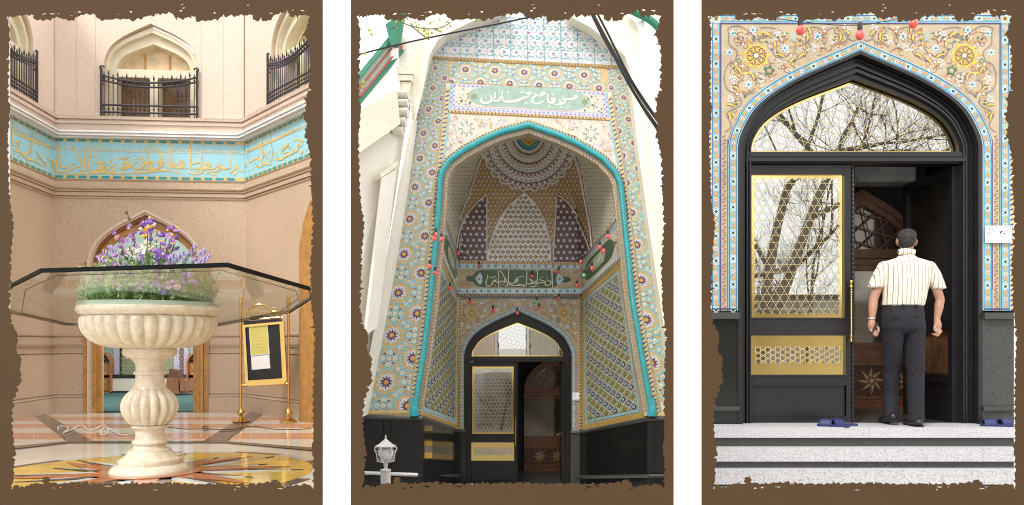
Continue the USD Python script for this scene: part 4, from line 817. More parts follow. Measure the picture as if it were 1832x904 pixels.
# meeting stile with a rope bead, gilt pull handle
zb = f3.px([(1537, 292), (1537, 758)], -.135); n = 260; tt = np.linspace(0, 1, n)[:, None]
obj('rope_bead', tube(zb[0] * (1 - tt) + zb[1] * tt, .011 * (1 + .25 * np.sin(np.arange(n) * 1.35)), 8), 'black_metal', door, smooth=40)
hb = f3.px([(1530.5, 500), (1530.5, 612)], -.09); n = 150; tt = np.linspace(0, 1, n)[:, None]; rr = np.where((tt[:, 0] > .12) & (tt[:, 0] < .88), .010 * (1 + .2 * np.sin(np.arange(n) * 1.1)), .009 + .006 * np.abs(np.sin(tt[:, 0] * 40)))
hd = obj('pull_handle', tube(hb[0] * (1 - tt) + hb[1] * tt, rr, 8), 'brass', door, smooth=40)
for f_ in (.1, .9):
    c = hb[0] * (1 - f_) + hb[1] * f_; obj('handle_bracket', tube([c, c + [0, .06, 0]], .008, 6), 'brass', hd)
# right leaf swung inwards, its face turned to the left
hx = f3.px([(1733, 500)], 0)[0, 0]; z0, z1 = hgt(759, D3), hgt(290, D3); y0 = D3 + .17; Lf = .96
def rl(u0, v0, u1, v1, a, b): return boxm((hx - b, y0 + u0 * Lf, z0 + (z1 - z0) * v0), (hx - a, y0 + u1 * Lf, z0 + (z1 - z0) * v1))
for q in ((0, 0, .07, 1), (.93, 0, 1, 1), (.07, .96, .93, 1), (.07, .355, .93, .405), (.07, .15, .93, .185), (.07, 0, .93, .03)): obj('open_leaf', rl(*q, 0, .06), 'black_metal', door)
obj('open_leaf_pane', rl(.07, .405, .93, .96, .02, .035), 'dark_glass', door); obj('open_leaf_panel', rl(.07, .03, .93, .15, .015, .045), 'black_metal', door)
obj('open_leaf_kick_pane', rl(.07, .185, .93, .355, .02, .035), 'amber_dark', door)
kx = hx - .06
obj('lever_handle', cat([tube([(kx, y0 + .86, z0 + .86), (kx - .07, y0 + .86, z0 + .86)], .012, 8), tube([(kx - .06, y0 + .88, z0 + .86), (kx - .06, y0 + .70, z0 + .855)], .011, 8), tube([(kx - .005, y0 + .86, z0 + .94), (kx - .005, y0 + .86, z0 + .74)], .022, 8)]), 'brass', door, smooth=40)
# ------------------------------------------------------------------ dark lobby with the inner wooden door
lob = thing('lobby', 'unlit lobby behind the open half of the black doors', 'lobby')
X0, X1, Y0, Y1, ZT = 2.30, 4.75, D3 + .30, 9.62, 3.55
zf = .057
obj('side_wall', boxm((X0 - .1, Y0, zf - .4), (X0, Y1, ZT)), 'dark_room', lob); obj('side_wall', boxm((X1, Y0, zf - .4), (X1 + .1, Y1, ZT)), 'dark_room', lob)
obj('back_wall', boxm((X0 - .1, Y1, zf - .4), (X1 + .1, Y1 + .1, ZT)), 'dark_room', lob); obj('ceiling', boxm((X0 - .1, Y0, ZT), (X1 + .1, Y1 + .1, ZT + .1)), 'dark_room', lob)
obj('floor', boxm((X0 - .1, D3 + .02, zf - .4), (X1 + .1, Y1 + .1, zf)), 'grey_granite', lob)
fi = front(9.35)
ind = thing('inner_door', 'brown wooden inner door with an arched light and inlaid star panels', 'door')
ic = 1543.0
obj('arch_frame', fi.ext(arch(ic, 103, 452, 338, 456), -.1, .0, [arch(ic, 82, 452, 366, 446)]), 'wood_brown', ind); obj('arch_bead', fi.ext(arch(ic, 97, 452, 346, 456), 0, .02, [arch(ic, 92, 452, 353, 456.5)]), 'wood_brown', ind)
obj('arch_pane', fi.ext(arch(ic, 84, 453, 364, 456), -.08, -.06), 'mirror_dim', ind)
Bi = Bucket(on(fi)); kagome(Bi, 'wood', Polygon(arch(ic, 83, 452, 365, 456)), 26, 2.6, -.02, .3); Bi.build(ind, {'wood': ('arch_tracery', 'wood_brown')})
for y0_, y1_ in ((452, 462), (463, 474), (475, 484), (613, 621), (648, 654), (709, 714), (715, 719)): obj('rail', fi.rect(1440, y0_, 1652, y1_, -.1, .0 if y0_ % 2 else .015), 'wood_brown', ind)
obj('lower_panel', fi.rect(1440, 621, 1652, 648, -.1, -.02), 'wood_brown', ind); obj('bottom_panel', fi.rect(1440, 719, 1652, 768, -.1, -.015), 'wood_brown', ind); obj('star_panel', fi.rect(1440, 654, 1652, 709, -.1, -.03), 'wood_dark', ind)
obj('glass', fi.rect(1440, 484, 1652, 613, -.1, -.06), 'mirror_dim', ind)
for x0, x1 in ((1596, 1606), (1645, 1654)): obj('stile', fi.rect(x0, 484, x1, 760, -.09, .022), 'wood_brown', ind)
Bi = Bucket(on(fi))
for cx_ in (1561, 1625, 1497):
    Bi.fan('tan_tile', star(8, 26, 11) + [cx_, 681.5], -.026)
    for k in range(8):
        a = k * math.pi / 4; e = np.array([math.sin(a), math.cos(a)]); m_ = np.array([-e[1], e[0]]); Bi.fan('wood_brown', np.array([e * 25, e * 11 + m_ * 4.5, e * 2]) + [cx_, 681.5], -.023)
    Bi.fan('wood_brown', ngon(8, 8) + [cx_, 681.5], -.022); Bi.fan('tan_tile', star(8, 6, 3) + [cx_, 681.5], -.019)
Bi.build(ind, {'tan_tile': ('pale_star', 'tan_tile'), 'wood_brown': ('star_point', 'wood_brown')})
ac = thing('air_conditioner', 'grey slatted air conditioner high on the lobby wall', 'air conditioner')
fa = front(8.9); obj('case', fa.rect(1530, 291, 1638, 326, -.25, 0), 'plastic_grey', ac)
for y in range(294, 314, 4): obj('slat', fa.rect(1533, y, 1634, y + 2.4, 0, .012), 'plastic_grey', ac)
obj('flap', fa.rect(1533, 317, 1634, 324, 0, .02), 'plastic_grey', ac)
# ------------------------------------------------------------------ terrazzo steps
st = thing('steps', 'three white speckled terrazzo steps on dark risers', 'steps')
XA, XB = 1.45, 4.6
for k, (df, pt, pb) in enumerate(((7.2, 765, 783.5), (7.06, 803, 826), (6.92, 842.5, 867))):
    zt, zb_ = hgt(pt, df), hgt(pb, df); ye = 7.62 if k == 0 else df + .172
    cuts = [XA, XA + 1.15 + .2 * k, XA + 2.4 + .12 * k, XB] if k else [XA, XA + 1.62, XB]
    for a, b in zip(cuts, cuts[1:]): obj('tread', boxm((a + .001, df, zb_), (b - .001, ye, zt)), 'terrazzo', st)
    nb = -.45 if k == 2 else hgt((803, 842.5)[k], (7.06, 6.92)[k]) - .004
    rc = [XA, 3.02 + .06 * k, XB]
    for a, b in zip(rc, rc[1:]): obj('riser', boxm((a + .001, df + .03, nb), (b - .001, ye - .002, zb_ - .0005)), 'grey_granite', st)
# sandals left on the top step
def sandal(px, py, d, rz, mirror, label):
    c = P(px, py, d); c[2] = zf + .002; t = thing('slipper', label, 'slipper', c, group='blue slippers by the door', rz=rz)
    o = np.array([(0, -.13), (.035, -.125), (.045, -.06), (.038, 0), (.05, .06), (.045, .11), (.01, .135), (-.03, .12), (-.045, .06), (-.038, 0), (-.042, -.06), (-.032, -.12)]) * [mirror, 1]
    o = spline(np.vstack([o, o[:1]]), 40)[:-1]
    s_ = slab(o, 0, .022); obj('sole', s_, 'slipper_blue', t)
    ring_ = [spline([(-.047, y, .012), (-.035, y, .055 - .2 * abs(y - .06)), (0, y, .072 - .2 * abs(y - .06)), (.035, y, .055 - .2 * abs(y - .06)), (.05, y, .012)], 12) for y in (.015, .045, .075, .105)]
    v = np.vstack(ring_); f = []
    for a in range(3):
        for b in range(11): i = a * 12 + b; f += [(i, i + 1, i + 13), (i, i + 13, i + 12)]
    obj('strap', cat([tm(v, f), tube(ring_[0], .006, 5), tube(ring_[3], .006, 5)]), 'slipper_blue', t, smooth=50)
sandal(1491, 758, 7.28, 62, 1, 'blue rubber slipper on the left of the top step, nearer the wall'); sandal(1508, 758, 7.33, 105, -1, 'blue rubber slipper on the left of the top step, its toe towards the man')
sandal(1784, 758, 7.30, 75, 1, 'blue rubber slipper at the right end of the top step, left one of two'); sandal(1808, 756, 7.34, 100, -1, 'blue rubber slipper at the far right end of the top step')
# number plate on the right jamb
npl = thing('number_plate', 'white enamel house plate reading ۲۰ on the right tiled jamb', 'sign')
obj('plate', f3.rect(1760, 405, 1807, 435, .022, .030), 'paper', npl)
Bn = Bucket(on(f3))
for st_ in ([(1785, 414.5), (1786.2, 416.5), (1787.5, 415), (1788.5, 416.2), (1789.5, 414.5)], [(1786.3, 415.5), (1786.8, 418), (1787.6, 422)]): Bn.line('ink', spline(st_, 10), 1.4, .0315)
Bn.fan('ink', ngon(6, 1.4) + [1793, 419], .0315)
for st_ in ([(1762, 408.5), (1762, 412.5)], [(1765, 412), (1767, 409), (1769, 412)], [(1771, 408), (1771.5, 412.5)], [(1762, 420), (1765, 418)], [(1766.5, 416), (1768, 419)], [(1770, 419), (1772, 418)], [(1767, 423), (1768, 426)]): Bn.line('ink', resample(st_, 4), 1.0, .0315)
for k in range(9): Bn.line('ink', spline([(1763 + k * 4.6, 432.8), (1764.6 + k * 4.6, 431.8), (1766.4 + k * 4.6, 432.9)], 6), .7, .0315)
Bn.build(npl, {'ink': ('lettering', 'black_felt')})
# ------------------------------------------------------------------ hanging bulbs
def bulb(pos, col, label, group, s=1.0, first=[None]):
    t = thing('hanging_bulb', label, 'light bulb', pos, group=group)
    prof = [(0, -.034), (.014, -.031), (.026, -.02), (.031, -.004), (.027, .012), (.017, .026), (.013, .033), (0, .034)]
    obj('glass_bulb', lathe(np.array(prof) * s, 20), col, t, smooth=60); obj('socket', move(lathe(np.array([(0, 0), (.014, 0), (.017, .012), (.016, .05), (.008, .06), (0, .061)]) * s, 14), (0, 0, .03 * s)), 'socket', t, smooth=40)
    return t
for px, py, lab in ((1432, 54, 'red bulb hanging left of the point of the arch, above the scrollwork'), (1538.5, 63, 'red bulb hanging at the very point of the dark arch'), (1634, 42, 'red bulb hanging right of the arch point, close to the torn edge')):
    bulb(P(px, py, 7.2), 'bulb_red', lab, 'red bulbs over the doorway', 1.25)
wl = thing('bulb_wire', 'thin wire carrying the three bulbs across the tiles', 'wire'); obj('wire', tube(spline([P(1200, 22, 7.2), P(1432, 39, 7.2), P(1539, 45, 7.2), P(1634, 27, 7.2), P(1830, 5, 7.2)], 60), .0035, 5), 'cable_black', wl)
# ================================================================== the man in the doorway
MD = 7.38
def W(px, py, dy=0.0): return P(px, py, MD + dy)
S = MD / F
def ell(c, r, n=1):
    s = trimesh.creation.icosphere(n, 1.0); v = np.asarray(s.vertices) * np.asarray(r) + np.asarray(c)
    return m3.Manifold.hull_points([tuple(p) for p in v])
def chain(pts):
    """pts: (px, py, dy, rx px, ry m, rz px): hulls between neighbours, joined"""
    out = None
    for a, b in zip(pts, pts[1:]):
        h = m3.Manifold.hull_points([tuple(p) for q in (a, b) for p in np.asarray(trimesh.creation.icosphere(2, 1.0).vertices) * [q[3] * S, q[4], q[5] * S] + W(q[0], q[1], q[2])])
        out = h if out is None else out + h
    return out
def chain3(pts):
    out = None
    for a, b in zip(pts, pts[1:]):
        h = m3.Manifold.hull_points([tuple(p) for q in (a, b) for p in np.asarray(trimesh.creation.icosphere(1, 1.0).vertices) * q[3] + np.array(q[:3])])
        out = h if out is None else out + h
    return out
def soft(m, edge=.02, it=12):
    t = to_tm(m.refine_to_length(edge)); t.merge_vertices(); trimesh.smoothing.filter_taubin(t, lamb=.5, nu=.53, iterations=it); return t
man = thing('person', 'person in striped short-sleeved shirt and dark trousers walking in, seen from behind', 'person')
# skin: head, neck, arms and hands in one surface
head = chain([(1622, 424, .0, 15.5, .094, 14), (1622, 432, -.015 + .03, 14.5, .082, 15)]) + chain([(1622, 432, .02, 14, .07, 14), (1622, 446, .035, 10.5, .05, 6)]) + chain([(1622, 436, -.01, 10, .055, 8), (1622, 452, -.01, 11, .06, 8), (1622, 470, 0, 16, .07, 8)])
for e in (-1, 1): head = head + chain([(1622 + e * 16.2, 430, .01, 1.8, .018, 4.6), (1622 + e * 17.2, 433, .0, 1.8, .020, 4.4), (1622 + e * 15.8, 438, .012, 1.6, .012, 2.2)])
head = head + chain([(1622, 431, .098, 2.2, .02, 3), (1622, 436, .112, 2.8, .018, 2.2)])                       # nose, away from us
def arm(sh, el, wr, e):
    m = chain([(*sh, .0, 8.5, .045, 8), (sh[0] * .45 + el[0] * .55, sh[1] * .45 + el[1] * .55, .0, 8.6, .044, 8), (*el, .0, 7.4, .038, 7)]) + chain([(*el, .0, 7.4, .038, 7), (el[0] * .6 + wr[0] * .4, el[1] * .6 + wr[1] * .4, -.01, 7.6, .039, 7), (*wr, -.02, 4.9, .025, 5)])
    c = W(wr[0], wr[1], -.02); k = S
    palm = chain3([(c[0], c[1], c[2], .026), (c[0] + e * .006, c[1] - .005, c[2] - .05, .033), (c[0] - e * .002, c[1] - .004, c[2] - .085, .031)])
    m = m + palm
    for j, (off, L) in enumerate(((-.030, .9), (-.010, 1.0), (.010, .97), (.029, .8))):        # fingers folded round what is held
        b = np.array([c[0] + off * .55, c[1] - .022, c[2] - .098 + .006 * abs(j - 1.5)])
        p1 = b + [-e * .010 * 0, -.026 * L, -.020 * L]; p2 = p1 + [-e * .016, .004, -.026 * L]; p3 = p2 + [-e * .014, .024 * L, .004]
        m = m + chain3([(*b, .0105), (*p1, .0100), (*p2, .0092), (*p3, .0080)])
    t0 = np.array([c[0] - e * .022, c[1] - .020, c[2] - .045]); m = m + chain3([(*t0, .0135), (*(t0 + [-e * .018, -.020, -.034]), .0110), (*(t0 + [-e * .010, -.032, -.062]), .0090)])
    return m
la = arm((1581, 484), (1563, 535), (1560, 572), -1); ra = arm((1665, 485), (1682, 536), (1676, 572), 1)
body = soft(head + la + ra + chain([(1586, 482, 0, 8, .045, 7), (1622, 474, 0, 15, .06, 8), (1660, 483, 0, 8, .045, 7)]), .011, 6)
obj('body', body, 'skin', man, smooth=True)
hair = chain([(1622, 420.5, .0, 15.2, .094, 11), (1622, 426, -.018, 15.4, .090, 11)]) + chain([(1622, 426, -.018, 15.4, .090, 11), (1622, 433, -.030, 13.6, .072, 8)]) + chain([(1622, 433, -.030, 13.6, .072, 8), (1622, 440, -.036, 9.6, .048, 5)])
hm = soft(hair, .0065, 4); v = np.array(hm.vertices); hn = np.array(hm.vertex_normals); rr_h = np.random.default_rng(2)
v += hn * (np.sin(v[:, 0] * 900 + 6 * np.sin(v[:, 2] * 90)) * .0014 + rr_h.normal(0, .0016, len(v)))[:, None]; hm = tm(v, hm.faces)
obj('hair', hm, 'hair', man, smooth=30)
for e in (-1, 1): obj('eye', move(trimesh.creation.icosphere(1, .011), W(1622 + e * 6.5, 428, .098)), 'petal_white', man, smooth=True)
# shirt
tor = chain([(1592, 478, .0, 15, .10, 12), (1622, 470, -.005, 20, .105, 13), (1654, 478, .0, 15, .10, 12)]) + chain([(1622, 460, -.005, 14.5, .075, 7), (1622, 478, -.01, 34, .115, 14)])
tor = tor + chain([(1622, 480, -.012, 46, .118, 12), (1620, 510, -.015, 41, .125, 14), (1618, 532, -.005, 38.5, .128, 12), (1616, 545, 0, 37.5, .125, 7)])
tor = tor + chain([(1584, 478, 0, 13.5, .072, 11), (1576, 492, 0, 14.0, .072, 9), (1566.5, 513, 0, 13.6, .066, 3.0)]) + chain([(1660, 478, 0, 13.5, .072, 11), (1669, 492, 0, 14.0, .072, 9), (1678.5, 515, 0, 13.5, .066, 3.5)])
shm = soft(tor, .014, 10); v = np.array(shm.vertices)
import meshkit
nz = np.sin(v[:, 2] * 46 + 7 * np.sin(v[:, 0] * 16)) * .0028 * np.clip((1.45 - v[:, 2]) / .3, .1, 1) + np.sin(v[:, 0] * 60 + v[:, 2] * 14) * .0022
v[:, 1] += nz; obj('shirt', tm(v, shm.faces), 'shirt', man, smooth=True)
obj('collar', soft(chain([(1610, 451, -.035, 4, .03, 5.5), (1622, 449.5, -.058, 8, .02, 6), (1634, 451, -.035, 4, .03, 5.5)]), .012, 5), 'shirt', man, smooth=True)
# trousers
hips = chain([(1615, 549, 0, 36.5, .122, 4), (1615, 566, -.015, 38.5, .130, 12), (1615, 585, -.015, 38, .128, 12)])
legs = chain([(1598, 580, -.01, 19.5, .112, 16), (1597, 622, .03, 17, .094, 10), (1595, 664, .10, 14.2, .074, 10), (1594, 705, .13, 12.8, .066, 8), (1593.5, 744, .11, 12.6, .064, 4)]) + chain([(1634, 580, -.01, 20, .113, 16), (1635.5, 622, -.005, 17.6, .097, 10), (1638, 668, -.02, 15.0, .078, 10), (1638.5, 710, -.045, 13.6, .070, 8), (1639, 752, -.06, 13.2, .070, 4)])
trm = soft(hips + legs, .014, 9); v = np.array(trm.vertices)
kz = np.exp(-((v[:, 2] - .55) / .09) ** 2) + .8 * np.exp(-((v[:, 2] - .13) / .06) ** 2) + .5 * np.exp(-((v[:, 2] - .86) / .08) ** 2)
fx = np.sin(v[:, 2] * 62 + v[:, 0] * 95 + 2.2 * np.sin(v[:, 0] * 31 + v[:, 2] * 17)); v[:, 1] += .0055 * kz * fx; v[:, 0] += .003 * kz * np.sin(v[:, 2] * 47 + v[:, 0] * 40 + 1)
obj('trousers', tm(v, trm.faces), 'trousers', man, smooth=True)
obj('belt', soft(chain([(1615, 546.8, 0, 37.2, .127, 2.2), (1615, 549.4, 0, 37.6, .128, 2.2)]), .014, 3), 'leather', man, smooth=True)
for x in (1592, 1615, 1640): obj('belt_loop', boxm(W(x, 551, -.133), W(x + 2, 545, -.122)), 'trousers', man)
for x in (1599, 1634): obj('back_pocket', boxm(W(x - 9, 566, -.143), W(x + 9, 564.8, -.135)), 'trousers', man)
def shoe(px, pz, dy, lift):
    c = W(px, 0, dy); c[2] = zf
    s = chain3([(c[0], c[1] - .05, zf + .040 + lift, .040), (c[0], c[1] + .07, zf + .038 + lift * .5, .046), (c[0], c[1] + .17, zf + .034, .036)])
    obj('shoe', soft(s, .012, 5), 'leather', man, smooth=True); so = chain3([(c[0], c[1] - .055, zf + .012 + lift, .012)] + [(c[0], c[1] + .17, zf + .012, .012)])
    sl = slab(spline(np.array([(0, -.095), (.042, -.06), (.044, .06), (.036, .18), (0, .205), (-.036, .18), (-.044, .06), (-.042, -.06), (0, -.095)]), 30)[:-1], 0, .014); v = np.array(sl.vertices); v[:, 2] += lift * np.clip((.17 - v[:, 1]) / .22, 0, 1.1); v += [c[0], c[1], zf]
    obj('shoe_sole', tm(v, sl.faces), 'black_felt', man)
shoe(1593.5, 0, .10, .035); shoe(1638.5, 0, -.07, .0)
wa = W(1560, 570, -.02); obj('watch', tube([wa + [.031 * math.cos(t), .030 * math.sin(t), .0] for t in np.linspace(0, 2 * math.pi, 24)[:-1]], .006, 6, closed=True), 'steel', man, smooth=40)
ph_ = thing('mobile_phone', "black mobile phone held in the person's left hand", 'phone'); c = W(1563, 587, -.05); pb = boxm((-.005, -.030, -.05), (.005, .030, .05)); pb.apply_transform(trimesh.transformations.rotation_matrix(.5, [0, 1, 0]))
obj('case', move(pb, c), 'black_felt', ph_)
ky = thing('keys', "small bunch of keys in the person's right hand", 'keys'); c = W(1674, 587, -.075)
for k in range(3): m = boxm((-.004, -.002, -.026), (.004, .002, .004)); m.apply_transform(trimesh.transformations.rotation_matrix(.5 * k - .5, [0, 1, 0])); obj('key', move(m, c + [0, .003 * k, 0]), 'steel', ky)
# ------------------------------------------------------------------ the street the door mirrors: a leaning plane tree and others
def tree(name, x, y, z0, lean, h, r, seed, label, zmax=99):
    R = np.random.default_rng(seed); t = thing(name, label, 'tree', (x, y, z0)); segs = []
    def grow(p, d, L, rad, lev):
        n = 5; pts = [p]
        for k in range(n): d = d + R.normal(0, .10 if lev else .04, 3) + [0, 0, .03 * lev]; d /= np.linalg.norm(d); pts.append(pts[-1] + d * L / n)
        segs.append((lev, np.array(pts), np.linspace(rad, rad * .55, n + 1)))
        if lev < 5:
            for k in range(4 if lev < 4 else 5):
                q = pts[R.integers(2, n + 1)]; a = R.normal(0, .65, 3); nd = d + a; nd /= np.linalg.norm(nd); grow(np.array(q), nd, L * R.uniform(.5, .72), max(rad * .42, .004), lev + 1)
    grow(np.zeros(3), np.array(lean) / np.linalg.norm(lean), h, r, 0)
    segs = [s_ for s_ in segs if s_[1][:, 2].max() < zmax]
    tr = [tube(p, w, 8) for l, p, w in segs if l == 0]; obj('trunk', cat(tr), 'bark', t, smooth=40)
    obj('limbs', cat([tube(p, w, 5, caps=False) for l, p, w in segs if 1 <= l <= 3]), 'bark', t, smooth=40, kind='stuff'); obj('twigs', cat([tube(p, w, 3, caps=False) for l, p, w in segs if l >= 4]), 'bark', t, kind='stuff')
    return t
tree('plane_tree', 4.9, -2.4, -.4, (.42, 0, 1), 5.2, .15, 4, 'bare leaning plane tree mirrored in the gilded door'); tree('plane_tree', 5.6, -4.5, -.4, (.25, .1, 1), 5.0, .16, 8, 'bare plane tree standing farther back in the mirrored street')
tree('young_tree', 6.6, -6.8, -.4, (-.1, 0, 1), 3.2, .07, 23, 'slim young tree in front of the mirrored garden wall'); tree('young_tree', 8.0, -7.6, -.4, (.1, 0, 1), 3.4, .07, 31, 'slim young tree at the right of the mirrored garden wall'); tree('plane_tree', 3.9, -6.5, -.4, (-.1, .1, 1), 5.0, .16, 15, 'bare plane tree at the left of the mirrored street')
tree('bare_shrub', -.42, 6.1, -2.56, (.25, .05, 1), 1.05, .06, 41, 'bare shrub in the sunken courtyard, mirrored in the small gilded door', zmax=2.1); tree('bare_shrub', .15, 5.6, -2.56, (.1, 0, 1), 1.0, .05, 43, 'second bare shrub in the sunken courtyard before the tall portal', zmax=2.1)
hg = thing('street_wall', 'low dark garden wall across the mirrored street', 'wall'); obj('masonry', boxm((1.0, -9.4, -.4), (16, -9.0, 2.1)), 'stucco', hg); obj('coping', boxm((.9, -9.5, 2.1), (16.1, -8.9, 2.2)), 'bark', hg)
# ================================================================== the tall tiled portal (middle opening)
DF, DB = 16.0, 19.0
pf, pb_ = front(DF), front(DB)
from scipy.interpolate import PchipInterpolator, griddata
SUBX, SUBZ = .442 * DB / F * 200, .466 * DB / F * 200
x3 = (1325 - CX) / 200; x2 = (832 - CX) / F * DB; z3 = EYE + (CY - 95) / 200; z2 = EYE + (CY - 558) / F * DB
OFF = (x2 - SUBX * x3, DB - SUBX * D3 + .03, z2 - SUBZ * z3)
for src, name, lab, c_ in ((door, 'entrance_doors', 'same black and gilt double door seen small at the foot of the tall portal', 'door'), (sur, 'tiled_surround', 'tile surround of the small doorway at the back of the tall niche', 'tile surround'), (lob, 'lobby', 'unlit lobby inside the doorway of the tall portal', 'lobby'),
                           (ind, 'inner_door', 'brown inner door glimpsed through the doorway of the tall portal', 'door'), (npl, 'number_plate', 'small white house plate right of the door in the tall portal', 'sign')):
    copy_of(src, name, OFF, lab, c_, None, (SUBX, SUBX, SUBZ))
portal = thing('tiled_portal', 'tall mosaic-tiled portal with a pointed vaulted niche and turquoise rope moulding', 'portal')
NI = None
ROPE = np.vstack([[(741, 742), (757, 640), (769, 545), (780, 430), (786.5, 350)], [(788, 318), (794, 303), (803, 289.5), (829, 270), (866.6, 250), (896.7, 237), (946, 224.5)]])
ROPER = np.array([(946, 224.5), (1000, 243), (1040, 261), (1077, 284), (1099.7, 308), (1109, 328), (1112, 352), (1120, 430), (1132, 545), (1148, 640), (1166, 742)])
rl_ = resample(ROPE, 60); rr_ = resample(ROPER, 60)
rope_px = np.vstack([rl_, rr_[1:]])
niche = np.vstack([rope_px, [(1168, 900), (739, 900)]])
tymp = np.vstack([spline([(768, 104), (775, 86), (792, 68), (820, 52), (860, 38), (905, 26), (944, 14)], 24), spline([(944, 14), (990, 24), (1030, 38), (1068, 58), (1100, 82), (1120, 106), (1124, 122)], 24)[1:]])
face = Polygon(np.vstack([tymp, [(1208, 744), (648, 744)]])).difference(Polygon(niche).buffer(.5))
for q in geom_polys(face):
    if q.area > 50: obj('facing', pf.ext(np.array(q.exterior.coords)[:-1], -.35, 0.0), 'tan_tile', portal)
B = Bucket(on(pf)); B0 = B
# bands of star tiles up both sides
LC = [(680, 768), (691, 684), (701, 600), (713, 524), (723, 455), (733, 392), (742.6, 335), (751, 284), (758, 239), (767, 196), (774.5, 158), (779, 122), (783, 88)]
RC = [(1227, 775), (1214, 690), (1201, 610), (1188, 536), (1176, 469), (1165, 409), (1153, 353.5), (1142, 302), (1134, 256), (1124, 214), (1116, 175), (1108.6, 140), (1104, 106)]
def band_map(C):
    C = np.array(C, float); t = np.arange(-1, len(C) - 1); cx_, cy_ = PchipInterpolator(t, C[:, 0]), PchipInterpolator(t, C[:, 1])
    hs = PchipInterpolator(t, np.gradient(-C[:, 1]))
    def f(p): 
        p = np.asarray(p, float); tt = np.clip(p[:, 1], -1, len(C) - 2.01); return np.stack([cx_(tt) + p[:, 0] * hs(tt) * 1.03, cy_(tt) + p[:, 0] * 3.0 * 0], 1)
    return f
def cell_pieces(): 
    """one repeat of the star pattern, outlines in cell units: (kind, outline, layer)"""
    out = []
    for cx_, cy_ in ((0, 0), (.5, .5), (-.5, .5)):
        out += [('strap', np.array(Point(cx_, cy_).buffer(.275, 3).exterior.coords), 0), ('kite', star(10, .205, .160, 0) + [cx_, cy_], 1), ('star', star(10, .148, .076) + [cx_, cy_], 2), ('hub', star(8, .064, .047) + [cx_, cy_], 3), ('eye', ngon(6, .026) + [cx_, cy_], 4)]
    fl_ = [(0, .5), (.13, .5), (-.13, .5), (0, .37), (0, .63), (.5, 0), (.37, 0), (-.37, 0), (.5, .13), (-.5, .13), (.5, -.13), (-.5, -.13), (-.5, 0), (.22, .27), (.31, .20), (-.22, .27), (-.31, .20), (.22, -.27), (.31, -.20), (-.22, -.27), (-.31, -.20)]
    for x, y in fl_: out += [('ring', ngon(8, .064, .39) + [x, y], 1), ('white', ngon(8, .045, .39) + [x, y], 2), ('yolk', ngon(6, .024) + [x, y], 3)]
    for x, y in ((.10, .40), (-.10, .40), (.10, .60), (-.10, .60), (.40, .10), (.40, -.10), (-.40, .10), (-.40, -.10)):
        out += [('rim', ngon(4, .058, .785) + [x, y], 1), ('square', ngon(4, .036, .785) + [x, y], 2), ('dot', ngon(4, .013, .785) + [x, y], 3)]
    return out
PIECES = cell_pieces()
def straps():
    L = []
    for sx in (-1, 1):
        for sy in (-1, 1):
            L += [[(sx * .14, sy * .235), (sx * .20, sy * .33), (sx * .30, sy * .30), (sx * .36, sy * .265)], [(sx * .235, sy * .14), (sx * .33, sy * .13), (sx * .35, sy * .23)], [(0, sy * .275), (sx * .06, sy * .32), (sx * .06, sy * .45)], [(sx * .20, sy * .33), (sx * .17, sy * .44), (sx * .19, sy * .5)], [(sx * .275, 0), (sx * .32, sy * .05), (sx * .44, sy * .05)], [(sx * .33, sy * .13), (sx * .45, sy * .16), (sx * .5, sy * .19)]]
    return L
STR = straps()
KEYS = dict(strap='cyan_tile', kite='grey_tile', star='purple_tile', hub='orange_tile', eye='yellow_tile', ring='cyan_tile', white='white_tile', yolk='yellow_tile', rim='grey_tile', square='brown_tile', dot='tan_tile')
star_list = []
seen_ = set()
def lay(fm, clip, t0, unit, o0=.004, skip=False):
    for kind, q, layer in PIECES:
        if skip and q[:-1, 0].mean() < -.2 - .22 * (abs(q[:-1, 1].mean()) < .35): continue
        w = fm(q + [0, t0]); kk = (kind, *np.round(w.mean(0), 1))
        if kk in seen_: continue
        seen_.add(kk)
        if kind in ('star', 'hub', 'eye') and clip.contains(Polygon(w)):
            star_list.append((kind, w, o0 + layer * .004)); continue
        if kind == 'strap':
            B.line('cyan_tile', w, max(.9, unit * .030), o0) if clip.contains(Polygon(w)) else [B.line('cyan_tile', resample(np.array(s_.coords), 9), unit * .032, o0) for s_ in getattr(LineString(w).intersection(clip), 'geoms', [LineString(w).intersection(clip)]) if s_.geom_type == 'LineString' and s_.length > 1]; continue
        if clip.contains(Polygon(w)): B.fan(KEYS[kind], w, o0 + layer * .004)
        else:
            g_ = Polygon(w).intersection(clip)
            if g_.area > .15 * Polygon(w).area: B.poly(KEYS[kind], g_, o0 + layer * .004)
    for l in STR:
        w = resample(fm(np.array(l) + [0, t0]), 8); s_ = LineString(w).intersection(clip)
        if s_.geom_type == 'LineString' and s_.length > .5: B.line('cyan_tile', resample(np.array(s_.coords), 6), max(.9, unit * .034), o0 + .0008)
lb = Polygon([(651, 737), (737, 737), (747, 680), (757, 610), (768, 520), (776, 430), (784, 350), (790, 290), (800, 200), (803, 150), (806, 104), (766, 104), (757, 160), (744, 260), (722, 360), (700, 470), (676, 600)])
rb = Polygon([(1185, 740), (1212, 740), (1200, 640), (1180, 500), (1160, 380), (1143, 260), (1130, 160), (1126, 122), (1086, 118), (1088, 165), (1097, 240), (1108, 310), (1122, 380), (1135, 470), (1152, 580), (1170, 660)])
topb = Polygon([(806, 106.5), (1086, 119), (1088, 163), (803, 147)])
fL, fR = band_map(LC), band_map(RC)
for k in range(-1, 11):
    u = LC[k + 1][1] - LC[min(k + 2, len(LC) - 1)][1]
    lay(fL, lb, k, abs(u)); lay(fR, rb, k, abs(u))
